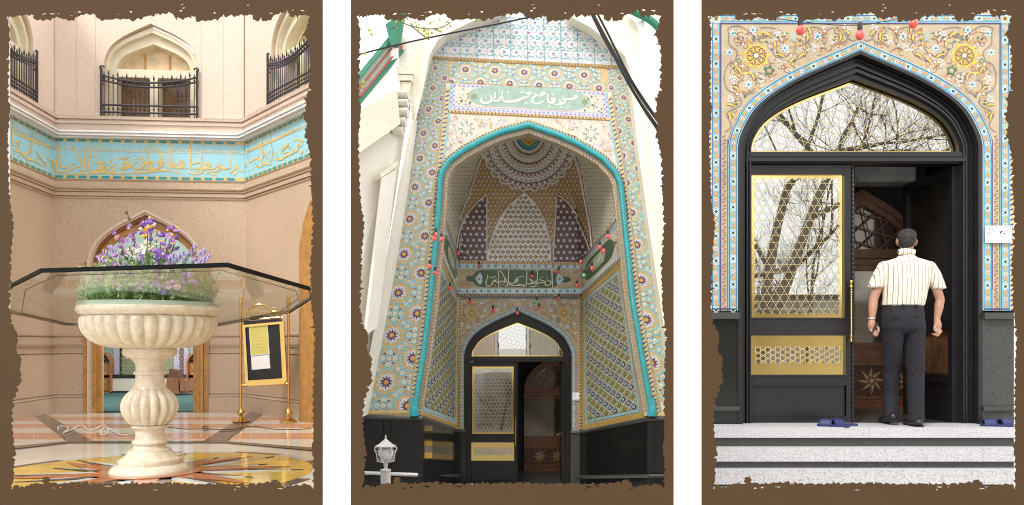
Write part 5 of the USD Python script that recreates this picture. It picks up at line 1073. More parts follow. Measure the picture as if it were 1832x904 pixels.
for x, y in ((833, 125), (885.5, 127), (938, 130), (992, 132), (1045, 135)): lay(lambda p, x=x, y=y: np.array([x, y]) + np.asarray(p) * [53, 46], topb, 0, 46, skip=x > 840)
# edging strips
def strip(pts, w, per, o, cols, base='cream_tile', bk_=None):
    bk_ = bk_ or B; p = resample(pts, max(4, int(LineString(pts).length / 5))); L = LineString(p); bk_.line(base, p, w, o)
    n = int(L.length / per)
    for k in range(n):
        for j, key in enumerate(cols):
            c = np.array(L.interpolate((k + j / len(cols)) * per).coords[0]); c2 = np.array(L.interpolate((k + j / len(cols)) * per + .6).coords[0]); t = c2 - c; t /= max(np.linalg.norm(t), 1e-6); m_ = np.array([-t[1], t[0]])
            q = np.array([(-.26, -.40), (.04, -.40), (.36, .40), (.06, .40)]); bk_.fan(key, c + np.outer(q[:, 0] * per, t) + np.outer(q[:, 1] * w, m_), o + .004)
def offs(p, d):
    p = np.asarray(p, float); t = np.gradient(p, axis=0); t /= np.linalg.norm(t, axis=1, keepdims=True); return p + np.stack([-t[:, 1], t[:, 0]], 1) * d
NY = ('navy_tile', 'yellow_tile')
lj = np.array([(735, 737), (748, 650), (761, 550), (772, 440), (781, 350), (788, 290), (797, 215), (802, 150)]); rj = np.array([(1176, 740), (1157, 640), (1141, 545), (1128, 430), (1119, 352), (1110, 290), (1098, 225), (1090, 165)])
strip(lj, 7.5, 8, .016, NY); strip(rj, 7.5, 8, .016, NY)
strip(offs(lj, 5.5), 2.4, 40, .014, ('cyan_tile',), 'cyan_tile'); strip(offs(rj, -5.5), 2.4, 40, .014, ('cyan_tile',), 'cyan_tile')
strip(offs(lj, -5.3), 3.2, 6, .014, ('tan_pale', 'olive_tile'), 'tan_pale'); strip(offs(rj, 5.3), 3.2, 6, .014, ('tan_pale', 'olive_tile'), 'tan_pale')
strip([(648, 737), (740, 737)], 6, 6, .018, ('yellow_tile', 'yellow_tile'), 'cream_tile'); strip([(1164, 741), (1212, 741)], 6, 6, .018, ('yellow_tile', 'yellow_tile'), 'cream_tile')
le = np.array([(651, 737), (676, 600), (700, 470), (722, 360), (744, 260), (757, 160), (766, 104)]); strip(offs(le, -2), 3, 8, .016, ('lavender_tile', 'purple_tile'), 'lavender_tile')
strip([(765, 104), (1127, 122)], 4.2, 6, .02, ('brown_tile', 'gold_tile'), 'gold_tile')
strip([(802, 199.5), (1092, 213.5)], 4.2, 6.5, .02, ('navy_tile', 'yellow_tile'), 'tan_tile')
arch_b = offs(rope_px, -7.5)[34:86]; strip(arch_b, 3.6, 6, .016, NY, 'tan_pale'); 
# tympanum of small blue pattern, and the buff spandrel with rosettes
tp = Polygon(np.vstack([tymp, [(1124, 120), (770, 102)]])).buffer(-1.5)
Tn = thing('x', parent=None) if False else None
tb = obj('tympanum', pf.ext(np.array(tp.exterior.coords)[:-1], .0, .006), 'grey_tile', portal)
BT = Bucket(on(pf)); cc = []
for i in range(-2, 18):
    for j in range(-1, 7): cc.append((770 + i * 22 + (j % 2) * 11, 16 + j * 18 + i * .9))
cc = np.array([c for c in cc if tp.buffer(-5).contains(Point(c))])
for q, key, o in ((star(6, .50, .30), 'white_tile', .009), (star(6, .36, .22), 'cyan_pale', .012), (star(6, .22, .13, .5), 'lavender_tile', .015), (ngon(6, .1), 'red_tile', .018)): BT.cells(key, q, cc, (18, 0), (0, 17), o)
c2 = cc + [11, 0]; c2 = np.array([c for c in c2 if tp.buffer(-5).contains(Point(c))]); BT.cells('white_tile', ngon(4, .26), c2, (16, 0), (0, 17), .009); BT.cells('orange_tile', ngon(4, .10), c2, (16, 0), (0, 17), .012)
c3 = cc + [5.5, 9]; c3 = np.array([c for c in c3 if tp.buffer(-3).contains(Point(c))])
for c in cc:
    for e in (-1, 1): BT.line('turquoise', spline([c + [-9, e * 3], c + [-4, e * 8], c + [4, e * 6], c + [9, e * 9]], 8), 1.1, .0075)
for x in range(792, 1120, 30):
    s_ = LineString([(x, 0), (x + 2, 130)]).intersection(tp)
    if s_.length > 3: BT.line('turquoise', resample(np.array(s_.coords), 4), .8, .02)
BT.build(tb, {k: (k.replace('_tile', '_inlay'), k) for k in BT.d})
spd = Polygon(np.vstack([[(801, 204), (1091, 217), (1100, 270), (1110, 318)], offs(rope_px, -9.5)[34:86][::-1], [(789, 316), (793, 270)]])).buffer(0)
spd = max(geom_polys(spd), key=lambda q: q.area)
spo = obj('spandrel', pf.ext(np.array(spd.exterior.coords)[:-1], 0, .005), 'cream_tile', portal)
BS = Bucket(on(pf)); R = np.random.default_rng(3)
for cx_, cy_ in ((835, 231), (1057, 240)):
    for k in range(8):
        a = k * math.pi / 4; e = np.array([math.cos(a), math.sin(a)]); BS.line('white_tile', np.array(Point(cx_ + e[0] * 12, cy_ + e[1] * 12).buffer(6.5, 3).exterior.coords), 1.3, .008); BS.fan('olive_tile', star(5, 2.6, 1.3) + [cx_ + e[0] * 12, cy_ + e[1] * 12], .009)
    BS.line('olive_tile', np.array(Point(cx_, cy_).buffer(8, 3).exterior.coords), 1.4, .0095); BS.fan('white_tile', star(8, 5, 2.5) + [cx_, cy_], .01)
for k in range(900):
    c = np.array([R.uniform(795, 1105), R.uniform(206, 320)])
    if not spd.buffer(-4).contains(Point(c)) or min(np.hypot(*(c - (835, 231))), np.hypot(*(c - (1057, 240)))) < 22: continue
    a = R.uniform(0, 6.3); th = np.linspace(0, 4.6, 14); r = (5.5 - .8 * th) * .72; q = c + np.stack([r * np.cos(a + th), r * np.sin(a + th)], 1); BS.line(('lavender_tile', 'sage_tile', 'tan_tile', 'white_tile')[k % 4], q, .8, .0065)
    BS.fan(('lavender_tile', 'white_tile', 'orange_tile')[k % 3], star(5, 2.0, 1.0) + c, .009)
BS.build(spo, {k: (k.replace('_tile', '_scroll'), k) for k in BS.d})
# name panel
nm = obj('name_panel', pf.ext([(805, 149), (1087, 165), (1090, 211), (803, 197)], 0, .008), 'lavender_tile', portal)
BN = Bucket(on(pf))
BN.poly('cream_tile', Polygon([(815, 156), (1078, 171), (1080, 203), (813, 190)]), .011)
for (x0, y0), (x1, y1) in (((806, 152.5), (1086, 168)), ((805, 194), (1089, 207.5)), ((809, 150), (808, 196)), ((1084, 167), (1086, 209)), ((812, 155), (811, 192)), ((1080, 170), (1082, 205))):
    L = math.hypot(x1 - x0, y1 - y0); n = int(L / 4)
    for k in range(n): c = np.array([x0 + (x1 - x0) * k / n, y0 + (y1 - y0) * k / n]); BN.fan('white_tile' if k % 2 else 'blue_tile', ngon(4, 1.5, .78) + c, .012)
R = np.random.default_rng(9)
for k in range(70):
    e = k % 2; c = np.array([R.uniform(817, 850) if not e else R.uniform(1042, 1076), 0]); c[1] = 156 + (c[0] - 815) * .057 + R.uniform(2, 31); BN.fan(('orange_tile', 'blue_tile', 'white_tile', 'sage_tile')[k // 2 % 4], star(5, 2.2, 1.1) + c, .013)
cart = spline([(838, 172), (846, 161), (858, 158), (868, 155), (900, 154.5), (960, 157), (1020, 160.5), (1032, 165), (1044, 169), (1052, 179), (1058, 182), (1050, 190), (1036, 196), (1020, 198), (960, 195), (900, 191.5), (868, 190), (856, 187), (845, 183), (838, 172)], 90)
BN.poly('sage_tile', Polygon(cart).buffer(0), .015)
for x, y in ((848, 173), (1046, 183)): BN.fan('olive_tile', star(6, 7, 4) + [x, y], .0165)
NZ = lambda L: [(830 + x / 7.633, 140 + y / 7.633) for x, y in L]
for st_, w in (([(1545, 250), (1525, 240), (1515, 255), (1530, 270), (1545, 258), (1500, 280), (1440, 292), (1400, 288), (1395, 280)], 3.2), ([(1410, 285), (1370, 290), (1345, 285)], 2.6), ([(1350, 292), (1385, 310), (1360, 345), (1320, 365), (1290, 360)], 2.9), ([(1300, 300), (1320, 335), (1290, 362), (1240, 365)], 3.0), ([(1150, 215), (1142, 290), (1160, 330), (1210, 345), (1245, 320)], 3.0), ([(1260, 300), (1215, 285), (1190, 290), (1230, 310), (1180, 335), (1165, 350)], 2.6),
          ([(1110, 205), (1075, 200), (1060, 215), (1085, 228), (1105, 215), (1060, 240), (1020, 245)], 3.0), ([(1020, 245), (985, 225), (960, 215), (990, 235), (945, 270), (935, 315), (970, 350), (1030, 345), (1080, 310)], 2.8), ([(930, 210), (890, 200), (860, 212), (890, 225), (930, 205)], 2.6), ([(890, 228), (870, 265), (840, 268), (760, 295), (680, 318), (600, 325), (550, 318), (528, 280), (530, 165)], 3.6), ([(760, 215), (790, 198), (835, 205)], 2.2), ([(600, 180), (605, 215)], 2.2),
          ([(485, 250), (500, 275), (470, 310), (420, 320), (390, 318)], 3.2), ([(432, 190), (415, 300)], 3.0), ([(365, 240), (378, 275), (365, 320), (300, 345), (250, 335), (238, 300), (250, 265)], 3.6)):
    BN.line('letter_cream', spline(NZ(st_), 30), w, .019, taper=True)
for x, y in ((303, 272), (845, 345), (1170, 383), (1330, 398), (1205, 230), (1228, 230)): BN.fan('letter_cream', ngon(4, 1.9) + NZ([(x, y)])[0], .02)
BN.build(nm, {'letter_cream': ('lettering', 'letter_cream'), 'sage_tile': ('cartouche', 'sage_tile')} | {k: (k.replace('_tile', '_inlay'), k) for k in BN.d if k not in ('letter_cream', 'sage_tile')})
B.build(portal, {'cyan_tile': ('cyan_strap', 'cyan_tile'), 'grey_tile': ('grey_kite', 'grey_tile'), 'white_tile': ('white_flower', 'white_tile'), 'yellow_tile': ('yellow_inlay', 'yellow_tile'), 'brown_tile': ('brown_square', 'brown_tile')} | {k: (k.replace('_tile', '_inlay'), k) for k in B.d if k not in ('cyan_tile', 'grey_tile', 'white_tile', 'yellow_tile', 'brown_tile')})
for kind, w, o in star_list:
    b_ = Bucket(on(pf)); b_.fan('a', w, o); obj({'star': 'star_tile', 'hub': 'star_hub', 'eye': 'star_eye'}[kind], b_.mesh('a'), KEYS[kind], portal)
# turquoise rope moulding
NP = 3600; rp_ = resample(pf.px(rope_px, .05), NP); ph2 = np.linspace(0, 1, NP); Lr = np.sum(np.linalg.norm(np.diff(rp_, axis=0), axis=1)); per = Lr / .036
obj('rope_moulding', tube(rp_, .056 * (1 + .05 * np.sin(ph2 * per * 2 * math.pi)), 10), 'turquoise', portal, smooth=50)
inner_e = offs(rope_px, 13.0); plate_ = Polygon(np.vstack([rope_px, inner_e[::-1]])).buffer(0)
for q in geom_polys(plate_.intersection(box(600, 200, 1300, 746))):
    if q.area > 20: obj('arch_reveal', pf.ext(np.array(q.exterior.coords)[:-1], -.30, -.02), 'tan_pale', portal)
BR = Bucket(on(pf)); strip(offs(rope_px, 10.5), 4.2, 6.5, -.014, ('brown_tile', 'gold_tile'), 'cream_tile', BR); BR.build(portal, {k: (k.replace('_tile', '_reveal'), k) for k in BR.d})
for x in ((741, 742), (1166, 742)):
    c = pf.px([x], .05)[0]; obj('rope_base', move(lathe([(.0, -.14), (.085, -.14), (.085, .0), (.07, .05), (.06, .2)], 12), c + [0, 0, .12]), 'turquoise', portal)
# ---- niche: side walls, friezes, vault
class Patch:
    def __init__(s, f): s.f = f
    def __call__(s, p, o):
        p = np.asarray(p, float); e = 1e-3; q = s.f(p); a = s.f(p + [e, 0]) - q; b = s.f(p + [0, e]) - q; n = np.cross(a, b); n /= np.maximum(np.linalg.norm(n, axis=1, keepdims=True), 1e-12)
        view = np.array([0, 0, EYE]) - q; n *= np.sign(np.sum(n * view, 1, keepdims=True)); return q + n * np.broadcast_to(o, len(p))[:, None]
    def px(s, p): q = s.f(np.asarray(p, float)); return np.stack([CX + q[:, 0] / q[:, 1] * F, CY - (q[:, 2] - EYE) / q[:, 1] * F], 1)
    def inverse(s, n=140, u=(-.02, 1.02), v=(-.02, 1.0)):
        U_, V_ = np.meshgrid(np.linspace(*u, n), np.linspace(*v, n)); uv = np.stack([U_.ravel(), V_.ravel()], 1); xy = s.px(uv)
        from scipy.interpolate import LinearNDInterpolator
        it = LinearNDInterpolator(xy, uv); return lambda p: it(np.asarray(p, float))
    def sheet(s, n, m, o=0.0, u=(0, 1), v=(0, 1), keep=None):
        U_, V_ = np.meshgrid(np.linspace(*u, n), np.linspace(*v, m)); uv = np.stack([U_.ravel(), V_.ravel()], 1); i = (np.arange(m - 1)[:, None] * n + np.arange(n - 1)).ravel()
        if keep is not None:
            c = s.px((uv[i] + uv[i + n + 1]) / 2); i = i[[keep.contains(Point(x)) for x in c]]
        return tm(s(uv, o), np.vstack([np.stack([i, i + 1, i + n + 1], 1), np.stack([i, i + n + 1, i + n], 1)]))
def bil(a, b, c, d):       # corners (front-bottom, back-bottom, back-top, front-top)
    a, b, c, d = map(np.asarray, (a, b, c, d)); return Patch(lambda p: (a * ((1 - p[:, :1]) * (1 - p[:, 1:])) + b * (p[:, :1] * (1 - p[:, 1:])) + c * (p[:, :1] * p[:, 1:]) + d * ((1 - p[:, :1]) * p[:, 1:])))
Wf, Wb = (lambda x, y: P(x, y, DF)), (lambda x, y: P(x, y, DB))
SIDES = {'left': dict(low=(744, 745, 821, 770), mid=(787, 451, 819, 528), top=(793, 385, 821, 468)), 'right': dict(low=(1163, 748, 1040, 772), mid=(1113, 460, 1039, 528), top=(1105, 393, 1035.5, 472.5))}
nichew = thing('niche', 'deep niche of the tall portal, every wall of it patterned tile', 'niche')
for sd, q in SIDES.items():
    lw = bil(Wf(*q['low'][:2]), Wb(*q['low'][2:]), Wb(*q['mid'][2:]), Wf(*q['mid'][:2]))
    w_ = obj('side_wall', lw.sheet(8, 8), 'tan_pale' if sd == 'right' else 'cream_tile', nichew)
    Bq = Bucket(lw); nu, nv = 11, 27
    Bq.line('gold_tile', [(.04, .02), (.96, .02), (.96, .97), (.04, .97), (.04, .02)], .045, .006); Bq.line('cyan_tile', [(.11, .06), (.90, .06), (.90, .93), (.11, .93), (.11, .06)], .016, .008)
    g_ = [(.14 + .74 * (i + .5) / nu, .075 + .84 * (j + .5) / nv) for i in range(nu) for j in range(nv)]
    big = [c for k, c in enumerate(g_) if (k // nv + k % nv) % 2 == 0]; sm = [c for k, c in enumerate(g_) if (k // nv + k % nv) % 2]
    eu, ev = (.74 / nu, 0), (0, .84 / nv)
    Bq.cells('tan_pale' if sd == 'left' else 'cream_tile', ngon(4, .66, .785), g_, eu, ev, .005)
    Bq.cells('olive_tile', star(4, .75, .30), sm, eu, ev, .009); Bq.cells('white_tile', ngon(4, .2), sm, eu, ev, .012)
    Bq.cells('green_tile', star(8, .62, .40), big, eu, ev, .009)
    b1 = [c for k, c in enumerate(big) if k % 2 == 0]; b2 = [c for k, c in enumerate(big) if k % 2]
    Bq.cells('navy_tile', ngon(8, .48, .39), b1, eu, ev, .012); Bq.cells('cyan_pale', star(8, .36, .22), b1, eu, ev, .015); Bq.cells('red_tile', ngon(6, .12), b1, eu, ev, .018)
    Bq.cells('gold_tile', star(8, .40, .25), b2, eu, ev, .012); Bq.cells('brown_tile', ngon(6, .15), b2, eu, ev, .015)
    for e_, x in ((0, .02), (1, .985)):
        for k in range(80): Bq.fan(('navy_tile', 'yellow_tile')[k % 2], np.array([(x - .015, k / 80), (x + .015, k / 80 + .006), (x + .015, k / 80 + .012), (x - .015, k / 80 + .008)]), .02)
    for k in range(44):
        y = .02 + .955 * k / 44
        for x in (.04, .96): Bq.fan('yellow_tile', ngon(4, 1) * [.014, .006] + [x, y], .010)
    Bq.build(w_, {k: (k.replace('_tile', '_inlay'), k) for k in Bq.d})
    fz = bil(Wf(*q['mid'][:2]), Wb(*q['mid'][2:]), Wb(*q['top'][2:]), Wf(*q['top'][:2]))
    w_ = obj('side_frieze', fz.sheet(8, 4), 'cream_tile', nichew); Bq = Bucket(fz)
    for y in (.07, .93): Bq.poly('cyan_pale', box(0, y - .06, 1, y + .06), .006); Bq.cells('white_tile', star(5, .5, .25), [(x / 16 + .03, y) for x in range(16)], (.05, 0), (0, .10), .010)
    ct = spline([(.06, .5), (.14, .62), (.2, .74), (.35, .78), (.65, .78), (.8, .74), (.86, .62), (.94, .5), (.86, .38), (.8, .26), (.65, .22), (.35, .22), (.2, .26), (.14, .38), (.06, .5)], 60)
    Bq.poly('deep_green', Polygon(ct).buffer(0), .008); Bq.fan('tan_pale', np.array([(.3, .5), (.36, .68), (.64, .68), (.7, .5), (.64, .32), (.36, .32)]), .012); Bq.fan('sage_tile', np.array([(.36, .5), (.40, .62), (.60, .62), (.64, .5), (.60, .38), (.40, .38)]), .015)
    for k in range(6): Bq.line('letter_cream', [(.40 + .04 * k, .42), (.41 + .04 * k, .58)], .012, .018)
    R = np.random.default_rng(4)
    for k in range(30): Bq.fan(('orange_tile', 'olive_tile', 'white_tile')[k % 3], star(5, 1, .5) * [.018, .04] + [R.choice([R.uniform(.02, .12), R.uniform(.88, .98)]), R.uniform(.18, .82)], .010)
    for y in (-.01, 1.0):
        for k in range(46): Bq.fan(('navy_tile', 'yellow_tile')[k % 2], np.array([(k / 46, y - .045), (k / 46 + .014, y - .045), (k / 46 + .024, y + .045), (k / 46 + .010, y + .045)]), .03)
    Bq.build(w_, {k: (k.replace('_tile', '_inlay'), k) for k in Bq.d})
# back wall above the doors
bw = obj('back_frieze', pb_.ext([(818, 528), (1041, 528), (1037, 470), (820, 466)], -.05, .06), 'tan_pale', nichew)
Bf = Bucket(on(pb_))
for y0, y1, n in ((473, 481, 34), (517, 526, 34)):
    Bf.poly('cyan_pale', box(820, y0, 1039, y1), .064); cs = [(823 + k * 6.4, (y0 + y1) / 2) for k in range(n)]; Bf.cells('blue_tile', star(6, .5, .3), cs[::2], (6, 0), (0, 6.4), .068); Bf.cells('white_tile', star(6, .5, .25), cs[1::2], (6, 0), (0, 6.4), .068); Bf.cells('orange_tile', ngon(5, .16), cs, (6, 0), (0, 6), .071)
cg = spline([(834, 499), (838, 494), (846, 493), (852, 487), (862, 484), (890, 483), (940, 483.5), (985, 485), (994, 489), (1002, 495), (1014, 496), (1021, 500), (1014, 506), (1002, 507), (995, 512), (985, 515), (940, 515), (890, 514.5), (862, 514), (852, 511), (846, 505), (838, 504), (834, 499)], 110)
Bf.poly('deep_green', Polygon(cg).buffer(0), .066)
for x in (857, 1001):
    Bf.fan('cyan_pale', np.array([(x - 7, 499), (x + 2, 488), (x + 6, 494), (x + 6, 505), (x + 2, 511)]) if x < 900 else np.array([(x + 8, 500), (x - 2, 489), (x - 6, 495), (x - 6, 506), (x - 2, 512)]), .070); Bf.fan('red_tile', star(6, 3, 1.5) + [x, 500], .073)
FZ = lambda L: [(860 + x / 12.21, 475 + y / 12.21) for x, y in L]
for st_, w in (([(1552, 110), (1558, 300), (1570, 485)], 2.0), ([(1430, 320), (1530, 365), (1535, 395), (1470, 440), (1415, 440), (1415, 395)], 1.7), ([(1228, 110), (1230, 330), (1245, 395), (1330, 380), (1420, 370), (1330, 330), (1270, 325)], 1.6), ([(1230, 370), (1175, 365), (1165, 400), (1215, 400), (1205, 440), (1140, 470), (1090, 465)], 1.7), ([(998, 110), (1000, 340), (1015, 405), (1080, 410), (1140, 390), (1130, 340), (1065, 300), (1110, 350), (1065, 400)], 1.6),
               ([(985, 380), (975, 450), (935, 455), (925, 420), (900, 450), (870, 420), (850, 440), (830, 400)], 1.6), ([(612, 100), (612, 370), (640, 420), (700, 445), (830, 440), (860, 455)], 1.8), ([(800, 340), (815, 315), (775, 310), (755, 345), (800, 350), (740, 380), (680, 405), (650, 380)], 1.7), ([(430, 105), (520, 270), (580, 380), (595, 430), (540, 460)], 1.8), ([(395, 110), (395, 480)], 1.5), ([(560, 340), (530, 315), (505, 345), (545, 360), (470, 370), (450, 340), (430, 365), (345, 365), (330, 320), (300, 380)], 1.6), ([(300, 380), (280, 340), (250, 380), (265, 400), (200, 450), (140, 455), (115, 400), (140, 300), (155, 210)], 1.8), ([(180, 280), (330, 245)], 1.1), ([(770, 280), (940, 240)], 1.2), ([(430, 440), (520, 415)], 1.1)):
    Bf.line('letter_cream', spline(FZ(st_), 26), w * .8, .071)
for x, y in ((1295, 270), (1355, 260), (1440, 250), (300, 440), (320, 450), (445, 270), (290, 300), (350, 290), (1245, 465), (935, 465)): Bf.fan('letter_cream', ngon(4, .9) + FZ([(x, y)])[0], .072)
R = np.random.default_rng(12)
for k in range(60):
    e = k % 2; c = np.array([R.uniform(822, 848) if e else R.uniform(1006, 1037), R.uniform(484, 515)])
    if Polygon(cg).buffer(1.5).contains(Point(c)): continue
    th = np.linspace(0, 4, 9); Bf.line(('gold_tile', 'red_tile', 'olive_tile')[k % 3], c + np.stack([(3 - .6 * th) * np.cos(th + k), (3 - .6 * th) * np.sin(th + k)], 1), .8, .066)
strip([(818, 469.5), (1037, 472.5)], 5, 5, .075, NY, 'tan_tile', Bf); strip([(817, 529), (1041, 529)], 4.5, 5, .075, NY, 'brown_tile', Bf)
Bf.build(bw, {'letter_cream': ('lettering', 'letter_cream'), 'deep_green': ('cartouche', 'deep_green')} | {k: (k.replace('_tile', '_inlay'), k) for k in Bf.d if k not in ('letter_cream', 'deep_green')})
be = Bucket(on(pb_)); 
for x in (822.5, 1038.5): strip([(x, 768), (x, 531)], 4, 5.5, .05, NY, 'gold_tile', be)
be.build(nichew, {k: ('corner_' + k.replace('_tile', '_inlay'), k) for k in be.d})
# vault: a half cloister dome from the cornice to the point of the arch
A0 = Wf(946, 229); CN = np.array([Wf(793, 388), Wb(821, 468), Wb(1035.5, 472.5), Wf(1105, 396)])
cu = np.array([0, .30, .70, 1.0])
RT = np.array([(1, 0), (.995, .22), (.985, .42), (.95, .60), (.86, .76), (.70, .87), (.45, .95), (.2, .99), (0, 1)]); tv = np.concatenate([[0], np.cumsum(np.linalg.norm(np.diff(RT, axis=0), axis=1))]); tv /= tv[-1]
fr_, fh_ = PchipInterpolator(tv, RT[:, 0]), PchipInterpolator(tv, RT[:, 1])
def vault(p):
    u, v = np.clip(p[:, 0], -.02, 1.02), np.clip(p[:, 1], 0, 1); b = np.stack([np.interp(u, cu, CN[:, k]) for k in range(3)], 1)
    # round the plan towards the crown
    th = np.pi * (1 - u); cr = np.stack([A0[0] + 1.45 * np.cos(th), A0[1] + 2.6 * np.sin(th) ** .8 * np.ones_like(th) if False else A0[1] + 2.6 * np.maximum(np.sin(th), 0), b[:, 2]], 1)
    w = np.clip((v - .25) / .45, 0, 1)[:, None]; w = w * w * (3 - 2 * w); b = b * (1 - w) + cr * w
    r, h = fr_(v)[:, None], fh_(v)
    xy = A0[:2] + (b[:, :2] - A0[:2]) * r; return np.column_stack([xy, b[:, 2] + (A0[2] - b[:, 2]) * h])
VP = Patch(vault); vinv = VP.inverse(170, (0.0, 1.0), (0, .995))
vb = obj('vault', VP.sheet(70, 60, v=(0, .999)), 'gold_tile', nichew)
BV = Bucket(VP)
def vpoly(L): return Polygon(L).buffer(0)
mid = np.vstack([spline([(873, 471), (876, 440), (886, 410), (902, 378), (920, 358), (937, 343)], 20), spline([(937, 343), (952, 356), (967, 380), (978, 410), (984, 440), (984, 473)], 20)[1:]])
alL = np.vstack([spline([(816, 466), (818, 440), (826, 405), (842, 375), (858, 356), (872, 346)], 18), [(871, 380), (870, 470)]]); alR = np.vstack([spline([(998, 347), (1012, 357), (1028, 378), (1044, 410), (1056, 440), (1060, 462), (1036, 473)], 18), [(988, 473), (992, 420)]])
pnL = np.vstack([spline([(868, 268), (852, 300), (836, 350), (824, 390), (815, 430), (814, 460)], 18), [(797, 400), (795, 385), (796, 350)], spline([(798, 330), (806, 310), (830, 285), (868, 264)], 12)]); pnR = np.vstack([spline([(1026, 270), (1040, 310), (1050, 360), (1058, 400), (1062, 440), (1062, 462)], 18), [(1096, 405), (1103, 390), (1102, 355)], spline([(1100, 335), (1090, 312), (1068, 290), (1028, 266)], 12)])
def fill(poly_px, base, lift, step, motifs):
    pol = vpoly(poly_px); obj('vault_panel', VP.sheet(150, 130, lift, v=(0, .985), keep=pol), base, vb)
    pol2 = pol.buffer(-1.6); x0, y0, x1, y1 = pol.bounds
    cs = np.array([(x, y) for j, y in enumerate(np.arange(y0, y1, step)) for x in np.arange(x0 + (j % 2) * step / 2, x1, step) if pol2.contains(Point(x, y))])
    if len(cs) == 0: return
    uv, ux, uy = vinv(cs), vinv(cs + [.5, 0]), vinv(cs + [0, .5]); ok = ~np.isnan(uv + ux + uy).any(1); uv, eu, ev = uv[ok], (ux - uv)[ok] * 2, (uy - uv)[ok] * 2
    for q, key, o in motifs: BV.cells(key, q * step, uv, eu, ev, lift + o)
sun_p = Polygon([(946 + rx * math.cos(t), 240 + ry * math.sin(t)) for t in np.linspace(0, math.pi, 40) for rx, ry in ((83, 92),)])
back = Polygon(np.vstack([spline([(814, 462), (815, 430), (824, 390), (836, 350), (852, 300), (868, 268)], 20), [(905, 248), (946, 242), (990, 248)], spline([(1026, 270), (1040, 310), (1050, 360), (1058, 400), (1062, 440), (1060, 462)], 20), [(1036, 473), (820, 468)]])).buffer(0)
fill(np.array(back.difference(sun_p).buffer(-.5).exterior.coords) if back.difference(sun_p).geom_type == 'Polygon' else np.array(back.exterior.coords), 'gold_tile', .01, 7.6, ((star(4, .60, .30, .39), 'purple_tile', .003), (ngon(8, .36), 'orange_tile', .006), (star(6, .28, .18), 'cyan_pale', .009), (ngon(5, .10), 'yellow_tile', .012)))
fill(mid, 'white_tile', .035, 9.0, ((star(4, .62, .26), 'olive_tile', .003), (star(6, .36, .24), 'brown_tile', .006), (ngon(6, .20), 'orange_tile', .009), (ngon(5, .08), 'white_tile', .012)))
for q in (alL, alR): fill(q, 'brown_tile', .032, 10.5, ((star(4, .5, .15, .785), 'turquoise', .003), (ngon(8, .40, .39), 'purple_tile', .006), (star(8, .30, .19), 'white_tile', .009), (ngon(6, .11), 'orange_tile', .012)))
for q in (pnL, pnR): fill(q, 'cream_tile', .012, 7.0, ((star(4, .6, .25), 'olive_tile', .003), (ngon(4, .24), 'white_tile', .006), (ngon(5, .13), 'red_tile', .009)))
# sunburst at the crown
obj('crown', VP.sheet(120, 90, .028, v=(.3, .997), keep=sun_p), 'gold_tile', vb)
for k, (r0, n) in enumerate(((.98, 26), (.88, 26), (.78, 26), (.68, 26), (.58, 24), (.49, 24), (.40, 22), (.31, 20))):
    th = (np.arange(n) + .5) / n * math.pi; c = np.stack([946 + 83 * r0 * np.cos(th), 240 + 92 * r0 * np.sin(th)], 1)
    uv, ux, uy = vinv(c), vinv(c + [.5, 0]), vinv(c + [0, .5]); ok = ~np.isnan(uv + ux + uy).any(1); uv, eu, ev = uv[ok], (ux - uv)[ok] * 2, (uy - uv)[ok] * 2; s_ = 9.6 * r0 ** .6
    BV.cells('white_tile', ngon(4, .68 * s_, .785 * (k % 2)), uv, eu, ev, .031); BV.cells(('navy_tile', 'cyan_tile')[k % 2], ngon(8, .33 * s_), uv, eu, ev, .034); BV.cells('orange_tile', star(6, .25 * s_, .15 * s_), uv, eu, ev, .037); BV.cells('white_tile', ngon(5, .08 * s_), uv, eu, ev, .040)
def vline(px, key, w, o, close=False):
    uv = vinv(resample(px, 70)); uv = uv[~np.isnan(uv).any(1)]
    if len(uv) < 3: return
    q = VP(uv, o); return tube(q, w, 5)
for r0, key, w in ((.22, 'turquoise', .03), (.14, 'gold_tile', .02), (.26, 'navy_tile', .012), (.36, 'brown_tile', .010), (.54, 'brown_tile', .010), (.73, 'brown_tile', .010), (.93, 'brown_tile', .01)):
    t = vline([(946 + 83 * r0 * math.cos(a), 240 + 92 * r0 * math.sin(a)) for a in np.linspace(.02, math.pi - .02, 50)], key, w, .045); obj('crown_ring', t, key, vb, smooth=40)
scal = []
for k in range(14):
    a0 = (k + .5) / 14 * math.pi; c = (946 + 82 * math.cos(a0), 240 + 91 * math.sin(a0)); scal += [(c[0] + 9 * math.cos(a0 + t), c[1] + 9 * math.sin(a0 + t)) for t in np.linspace(-1.2, 1.2, 8)]
t = vline(scal, 'white_tile', .018, .05); obj('crown_scallop', t, 'white_tile', vb, smooth=40)
for L in (mid, alL[:18], alR[:17], [(871, 350), (871, 470)], [(996, 350), (989, 472)], pnL[:18], pnR[:18]): obj('rib', vline(L, '', .016, .05), 'white_tile', vb, smooth=40)
BV.build(vb, {k: (k.replace('_tile', '_mosaic'), k) for k in BV.d})
